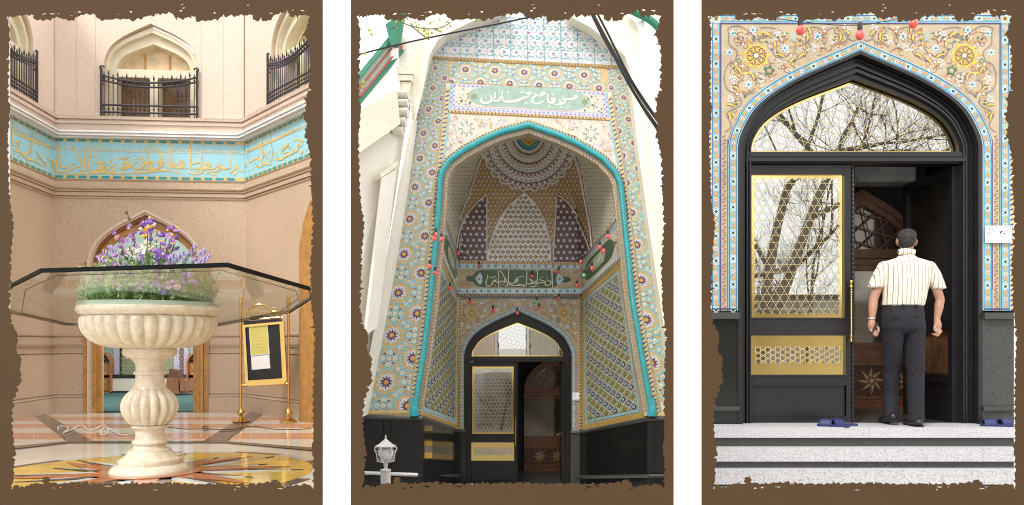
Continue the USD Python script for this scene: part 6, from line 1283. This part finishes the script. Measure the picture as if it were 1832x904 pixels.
# ------------------------------------------------------------------ black granite base of the portal
base = thing('granite_plinth', 'black polished granite base along the foot of the tall portal', 'base')
zb2 = 905
def gslab(a, b, c, d, m='black_granite', th=.05, n='slab'): obj(n, quad3(a, b, c, d, th), m, base)
obj('backing', quad3(Wf(600, zb2) + [0, .05, 0], Wf(757, zb2) + [0, .05, 0], Wf(757, 747) + [0, .05, 0], Wf(600, 747) + [0, .05, 0], .2), 'grey_granite', base); obj('backing', quad3(Wf(1160, zb2) + [0, .05, 0], Wf(1300, zb2) + [0, .05, 0], Wf(1300, 747) + [0, .05, 0], Wf(1160, 747) + [0, .05, 0], .2), 'grey_granite', base)
for x0, x1 in ((600, 686), (687, 698), (699, 757)): gslab(Wf(x0, zb2), Wf(x1, zb2), Wf(x1, 752 if x1 > 690 else 749), Wf(x0, 748))
for t0, t1 in ((0, .238), (.24, .428), (.43, .628), (.63, 1)):
    a, b = Wf(757, zb2) * (1 - t0) + Wb(824, 876) * t0, Wf(757, zb2) * (1 - t1) + Wb(824, 876) * t1; c, d = Wf(757, 752) * (1 - t1) + Wb(824, 774) * t1, Wf(757, 752) * (1 - t0) + Wb(824, 774) * t0
    gslab(a, b, c, d)
for t0, t1 in ((0, .208), (.21, .458), (.46, .708), (.71, 1)):
    R0, R1 = (Wb(1037, 876), Wf(1159, zb2)); T0, T1 = (Wb(1037, 776), Wf(1159, 752)); gslab(R0 * (1 - t0) + R1 * t0, R0 * (1 - t1) + R1 * t1, T0 * (1 - t1) + T1 * t1, T0 * (1 - t0) + T1 * t0)
gslab(Wb(824, 876), Wb(834, 876), Wb(834, 773), Wb(824, 773)); gslab(Wb(1021, 876), Wb(1037, 876), Wb(1037, 775), Wb(1021, 775), 'grey_granite')
for x0, x1 in ((1158, 1172), (1172.6, 1300)): gslab(Wf(x0, zb2), Wf(x1, zb2), Wf(x1, 748), Wf(x0, 752))
cap = [(Wf(620, 745), Wf(757, 748)), (Wf(757, 748), Wb(822, 772)), (Wb(822, 771.5), Wb(833, 771.5)), (Wb(1021, 774), Wb(1038, 774)), (Wb(1038, 774), Wf(1160, 750)), (Wf(1160, 750), Wf(1240, 744))]
for a, b in cap: obj('cap', tube([a, b], .045, 6), 'grey_granite', base)
for a, b, m in ((Wf(645, 845), Wf(748, 849), 'lamp_white'), (Wf(748, 849), Wb(826, 851), 'grey_granite'), (Wb(1030, 853), Wf(1160, 851), 'grey_granite'), (Wf(1160, 851), Wf(1240, 850), 'grey_granite')):
    obj('ledge', tube([a + [0, -.06, 0], b + [0, -.06, 0]], .035, 4), m, base)
gp_ = thing('gilt_wall_panel', 'narrow gilt mirror panel set in the black granite left of the door', 'panel')
for y0, y1, m in ((762, 771, 'gold_sheet'), (784, 797, 'gold_sheet'), (797, 809, 'mirror_dim'), (809, 820, 'gold_sheet')):
    a = lambda t, y: Wf(757, y) * (1 - t) + Wb(824, y) * t + np.array([.012, -.012, 0]); obj('pane', quad3(a(.02, y1), a(.2, y1), a(.2, y0), a(.02, y0), .01), m, gp_)
# ------------------------------------------------------------------ buildings beside the portal
lbld = thing('cream_building', 'cream building left of the tall portal with a scrolled bracket and red-and-green eaves', 'building')
pk = front(15.6)
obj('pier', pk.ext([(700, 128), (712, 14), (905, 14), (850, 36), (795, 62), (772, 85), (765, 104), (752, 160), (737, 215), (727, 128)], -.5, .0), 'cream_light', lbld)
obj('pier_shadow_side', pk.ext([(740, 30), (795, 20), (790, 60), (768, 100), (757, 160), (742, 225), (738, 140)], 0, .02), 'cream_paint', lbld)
obj('corner_strip', pk.ext([(737, 215), (742, 215), (726, 330), (704, 470), (676, 620), (652, 745), (640, 745), (664, 620), (690, 470), (714, 330)], -.4, .03), 'cream_light', lbld)
for a in ([(697, 125), (742, 127), (742, 140), (698, 139)], [(699, 140), (741, 141), (738, 150), (701, 150)], [(704, 151), (737, 152), (733, 168), (707, 168)]): obj('capital', pk.ext(a, .0, .25 - .05 * (a[0][0] - 697) / 4), 'cream_paint', lbld)
br = pk
for k, (x0, x1, y0, y1, r) in enumerate(((708, 733, 169, 182, .30), (708, 732, 183, 196, .27), (706, 731, 197, 212, .23), (703, 727, 213, 228, .18), (704, 722, 229, 243, .12))):
    a, b = pk.px([(x0, (y0 + y1) / 2)], .08)[0], pk.px([(x1, (y0 + y1) / 2)], .08)[0]; h = (y1 - y0) / 2 * 15.6 / F
    c = trimesh.creation.cylinder(radius=1, height=np.linalg.norm(b - a), sections=24); c.apply_transform(trimesh.transformations.rotation_matrix(math.pi / 2, [0, 1, 0])); c.vertices *= [1, r, h * 1.05]; c.apply_translation((a + b) / 2); obj('scroll', tm(c.vertices, c.faces), 'cream_light', lbld, smooth=40)
# wall running from the bracket towards the viewer's left
lwp = lambda x, y, d: P(x, y, d)
obj('side_wall', quad3(lwp(560, 747, 14.0), lwp(648, 747, 15.9), lwp(735, 168, 15.9), lwp(560, 285, 14.0), .2), 'cream_light', lbld)
obj('eave_band', quad3(lwp(580, 318, 13.8), lwp(716, 222, 15.2), lwp(710, 160, 15.2), lwp(580, 235, 13.8), .3), 'cream_paint', lbld)
obj('upper_wall', quad3(lwp(580, 240, 13.9), lwp(716, 164, 15.4), lwp(712, 70, 15.4), lwp(580, 230 - 20, 13.9), .2), 'white_plaster', lbld)
obj('window_hood', quad3(lwp(682, 318, 14.9), lwp(712, 297, 15.3), lwp(712, 288, 15.3), lwp(680, 311, 14.9), .15), 'cream_paint', lbld); obj('window_frame', quad3(lwp(655, 600, 14.9), lwp(676, 585, 15.3), lwp(710, 302, 15.3), lwp(687, 320, 14.9), .06), 'cream_light', lbld)
def beam(a, b, r, m, n): obj(n, tube([a, b], r, 4), m, lbld)
gq = lambda x, y: lwp(x, y, 14.2 + (x - 640) * .018)
for a, b, r, m in ((gq(630, 152), gq(712, 52), .05, 'roof_green'), (gq(630, 165), gq(716, 60), .035, 'truss_sage'), (gq(630, 198), gq(722, 88), .05, 'roof_green'), (gq(630, 190), gq(720, 80), .025, 'truss_red'), (gq(632, 172), gq(716, 68), .022, 'truss_red')): beam(a, b, r, m, 'eave_beam')
for t in np.linspace(.05, .95, 8):
    a = gq(634 + 80 * t, 157 - 98 * t); b = gq(634 + 86 * t, 195 - 103 * t); beam(a, b, .022, 'truss_red', 'eave_strut'); 
    if int(t * 20) % 2: beam(a, gq(634 + 86 * min(1, t + .12), 195 - 103 * min(1, t + .12)), .018, 'truss_red', 'eave_brace')
obj('soffit', quad3(gq(630, 196), gq(720, 86), gq(712, 54), gq(630, 154), .02), 'truss_sage', lbld)
obj('green_fascia', quad3(lwp(708, 78, 15.0), lwp(716, 84, 15.2), lwp(728, 16, 15.2), lwp(698, 40, 15.0), .1), 'roof_green', lbld)
rbld = thing('cream_tower', 'cream curved building right of the tall portal under a green roof edge', 'building')
obj('pier', pk.ext([(1010, 14), (1100, 14), (1138, 40), (1150, 90), (1152, 150), (1162, 260), (1180, 380), (1215, 640), (1235, 760), (1212, 760), (1196, 640), (1160, 400), (1142, 270), (1126, 122), (1118, 100), (1090, 74), (1055, 48), (1020, 30)], -.5, 0), 'cream_paint', rbld)
obj('pilaster', pk.ext([(1138, 44), (1150, 40), (1166, 150), (1184, 300), (1240, 680), (1225, 690), (1180, 380), (1164, 270), (1152, 150), (1149, 90)], 0, .12), 'white_plaster', rbld)
obj('curved_wall', quad3(lwp(1150, 760, 16.8), lwp(1300, 760, 15.4), lwp(1300, 40, 15.4), lwp(1130, -10, 16.8), .3), 'white_plaster', rbld)
obj('roof_edge', tube([lwp(x, y, 15.4) for x, y in spline([(1120, 10), (1140, 24), (1160, 34), (1178, 50), (1192, 72), (1206, 100)], 24)], .075, 8), 'roof_green', rbld, smooth=50)
obj('bracket', pk.ext([(1166, 180), (1174, 165), (1182, 150), (1204, 138), (1210, 180), (1192, 196), (1172, 196)], .0, .35), 'cream_paint', rbld)
# ------------------------------------------------------------------ cables, branch, bulbs, lamp
def aerial(name, pts, r, m, label):
    c = thing(name, label, 'cable'); obj('strand', tube(spline([P(*p) for p in pts], 60), r, 6), m, c, smooth=40); return c
cb = thing('cable_bundle', 'thick twisted bundle of black cables crossing the upper right of the portal', 'cable')
R = np.random.default_rng(6)
for k in range(6):
    dx, ph_k = (k - 2.5) * 1.9, k * 1.3
    obj('strand', tube([P(1055 + 135 * t + dx * (1 + .3 * math.sin(t * 9 + ph_k)) + 3 * math.sin(t * 2.5 + ph_k), 10 + 236 * t + 14 * math.sin(t * math.pi), 9.0 + .02 * k) for t in np.linspace(-.1, 1.15, 60)], .0125 if k % 2 else .009, 6), 'cable_black', cb, smooth=40)
aerial('overhead_wire', [(600, 110, 8.6), (700, 83, 8.8), (800, 61, 9.0), (900, 41, 9.2), (1000, 18, 9.4)], .009, 'cable_black', 'single dark wire sloping across the upper left of the portal')
br_ = thing('leafy_branch', 'hanging branch with small lime-green leaves over the top of the portal', 'branch')
for pts in ([(690, 10, 8), (715, 38, 8.05), (740, 48, 8.1), (775, 52, 8.15), (806, 40, 8.2)], [(735, 46, 8.1), (752, 60, 8.1), (768, 72, 8.1)], [(715, 38, 8.05), (708, 48, 8), (700, 52, 8)], [(775, 51, 8.15), (790, 58, 8.15)], [(840, 8, 8.2), (850, 30, 8.2), (853, 38, 8.2)]):
    obj('twig', tube(spline([P(*p) for p in pts], 14), .006, 5), 'bark', br_)
for k in range(95):
    c = [(740, 46), (765, 62), (790, 46), (712, 38), (770, 52), (755, 55), (806, 42), (851, 34), (730, 40)][k % 9]; q = P(c[0] + R.normal(0, 8 if k % 9 != 7 else 4), c[1] + R.normal(0, 5), 8.1 + R.normal(0, .06)); a = R.normal(0, 1, 3); a /= np.linalg.norm(a); b = np.cross(a, R.normal(0, 1, 3)); b /= np.linalg.norm(b)
    L, w = R.uniform(.022, .036), .014; obj('leaf', tm([q, q + a * L * .5 + b * w, q + a * L, q + a * L * .5 - b * w], [(0, 1, 2), (0, 2, 3)]), 'leaf_lime', br_)
for x, y in ((660, 58), (664, 66), (650, 150), (648, 158), (652, 100)):
    q = P(x, y, 8.0); obj('leaf', tm([q, q + np.array([.02, 0, .015]), q + np.array([.005, .01, .045]), q + np.array([-.015, 0, .02])], [(0, 1, 2), (0, 2, 3)]), 'leaf_lime', br_)
sl_ = [((780, 420), 14.9, 'r'), ((777, 427), 14.9, 'r'), ((790, 428), 15.2, 'r'), ((769, 477), 14.9, 'r'), ((778, 489), 15.0, 'r'), ((805, 516), 16.5, 'r'), ((819.5, 453), 17.5, 'r'), ((857, 476.5), 18.6, 'r'), ((952, 494.5), 18.6, 'r'), ((999.5, 486), 18.6, 'r'), ((1032, 511), 18, 'r'), ((1039, 468.5), 17.6, 'r'), ((1059, 480), 16.8, 'r'), ((1073, 443), 16.3, 'r'), ((1080, 449), 16.2, 'r'), ((1088, 423.5), 15.9, 'r'), ((1045, 493), 17.2, 'g'), ((841, 541), 18.5, 'r'), ((882, 556), 18.4, 'r'), ((925.5, 560), 18.3, 'r'), ((964, 552), 18.4, 'r'), ((1000, 534.5), 18.5, 'r'), ((960, 540.5), 18.5, 'g')]
NM = {'r': 'red', 'g': 'green'}
WH = ['on the upper left rope moulding', 'lowest of the upper left pair', 'where the left frieze begins', 'halfway up the left moulding', 'below the one halfway up the left moulding', 'beside the left side frieze', 'in the left corner of the vault', 'above the left end of the green inscription', 'in the middle of the green inscription', 'right of the letters on the green inscription', 'right of the back inscription, by the corner', 'in the right corner of the vault', 'on the right side frieze, lower half', 'on the right side frieze, upper of a pair', 'on the right side frieze, lower of a pair', 'highest on the right side frieze', 'at the foot of the right side frieze', 'over the left scrolls above the small door', 'left of the small arch point', 'at the point of the small door arch', 'right of the small arch point', 'under the right end of the back frieze', 'above the right scrolls of the small door']
first = {}
for ((x, y), d, c), w_ in zip(sl_, WH):
    lab = f'{NM[c]} bulb {w_}'
    if c not in first: first[c] = bulb(P(x, y, d), 'bulb_red' if c == 'r' else 'bulb_green', lab, 'bulbs strung across the portal niche', 1.35)
    else: copy_of(first[c], 'hanging_bulb', P(x, y, d), lab, 'light bulb', 'bulbs strung across the portal niche')
for k, idx in enumerate(([0, 2, 6, 7, 8, 9, 11, 13, 15], [3, 4, 5, 17, 18, 19, 20, 21, 10, 16, 12])):
    w_ = thing('bulb_wire', ('upper wire of red bulbs swagged across the niche', 'lower wire of bulbs swagged above the small door')[k], 'wire'); pts = [P(sl_[i][0][0], sl_[i][0][1] - 9, sl_[i][1]) for i in idx]; obj('wire', tube(resample(pts, 60), .008, 4), 'plastic_grey', w_)
LD = 12.0; lp_ = lambda y: hgt(y, LD); lx = (690 - CX) / F * LD; ls = LD / F
lamp = thing('garden_lamp', 'white cast-iron lamp with a round globe on a fluted post', 'street lamp', (lx, LD, 0))
obj('post', lathe(np.array([(8.5 * ls, -2.56), (8.5 * ls, lp_(843)), (9.5 * ls, lp_(842.5)), (9.5 * ls, lp_(840)), (0, lp_(840))]), 96, lambda a, k: 1 + .05 * np.cos(14 * a) * (k < 2)), 'lamp_white', lamp, smooth=40)
obj('neck', lathe([(5 * ls, lp_(840)), (2.5 * ls, lp_(837)), (4.2 * ls, lp_(832)), (4 * ls, lp_(829)), (2.2 * ls, lp_(826)), (5 * ls, lp_(824)), (6 * ls, lp_(822))], 20), 'lamp_white', lamp, smooth=50)
gl_ = trimesh.creation.icosphere(3, 1); gl_.vertices *= [13.2 * ls, 13.2 * ls, 12.5 * ls]; gl_.apply_translation((0, 0, lp_(810.5))); obj('globe', tm(gl_.vertices, gl_.faces), 'globe', lamp, smooth=True)
obj('cap', lathe([(17 * ls, lp_(799.5)), (18 * ls, lp_(797.5)), (13 * ls, lp_(795.5)), (8 * ls, lp_(791)), (3 * ls, lp_(787)), (1.2 * ls, lp_(784)), (1.8 * ls, lp_(782)), (1.0 * ls, lp_(780)), (0, lp_(777))], 28), 'lamp_white', lamp, smooth=50)
for k in range(6):
    a = k * math.pi / 3 + .2; e = np.array([math.cos(a), math.sin(a), 0]); o = lambda r, y: e * r * ls + np.array([0, 0, lp_(y)])
    obj('scroll_arm', cat([tube([o(r, y) for r, y in spline([(4, 826), (10, 826), (15, 820), (16, 812), (19, 806), (18.5, 800), (16, 799)], 22)], .0105, 6), tube([o(16 + 3.4 * math.cos(t), 804 + 3.4 * math.sin(t)) for t in np.linspace(0, 5.2, 14)], .008, 5), tube([o(12.5 + 3 * math.cos(t), 823 + 3 * math.sin(t)) for t in np.linspace(0, 5.2, 14)], .008, 5)]), 'lamp_white', lamp, smooth=40)
    if k % 2 == 0: obj('globe_band', tube([e * 13.5 * ls * math.cos(t) + np.array([0, 0, lp_(810.5) + 12.8 * ls * math.sin(t)]) for t in np.linspace(-1.4, 1.4, 16)], .006, 5), 'lamp_white', lamp, smooth=40)
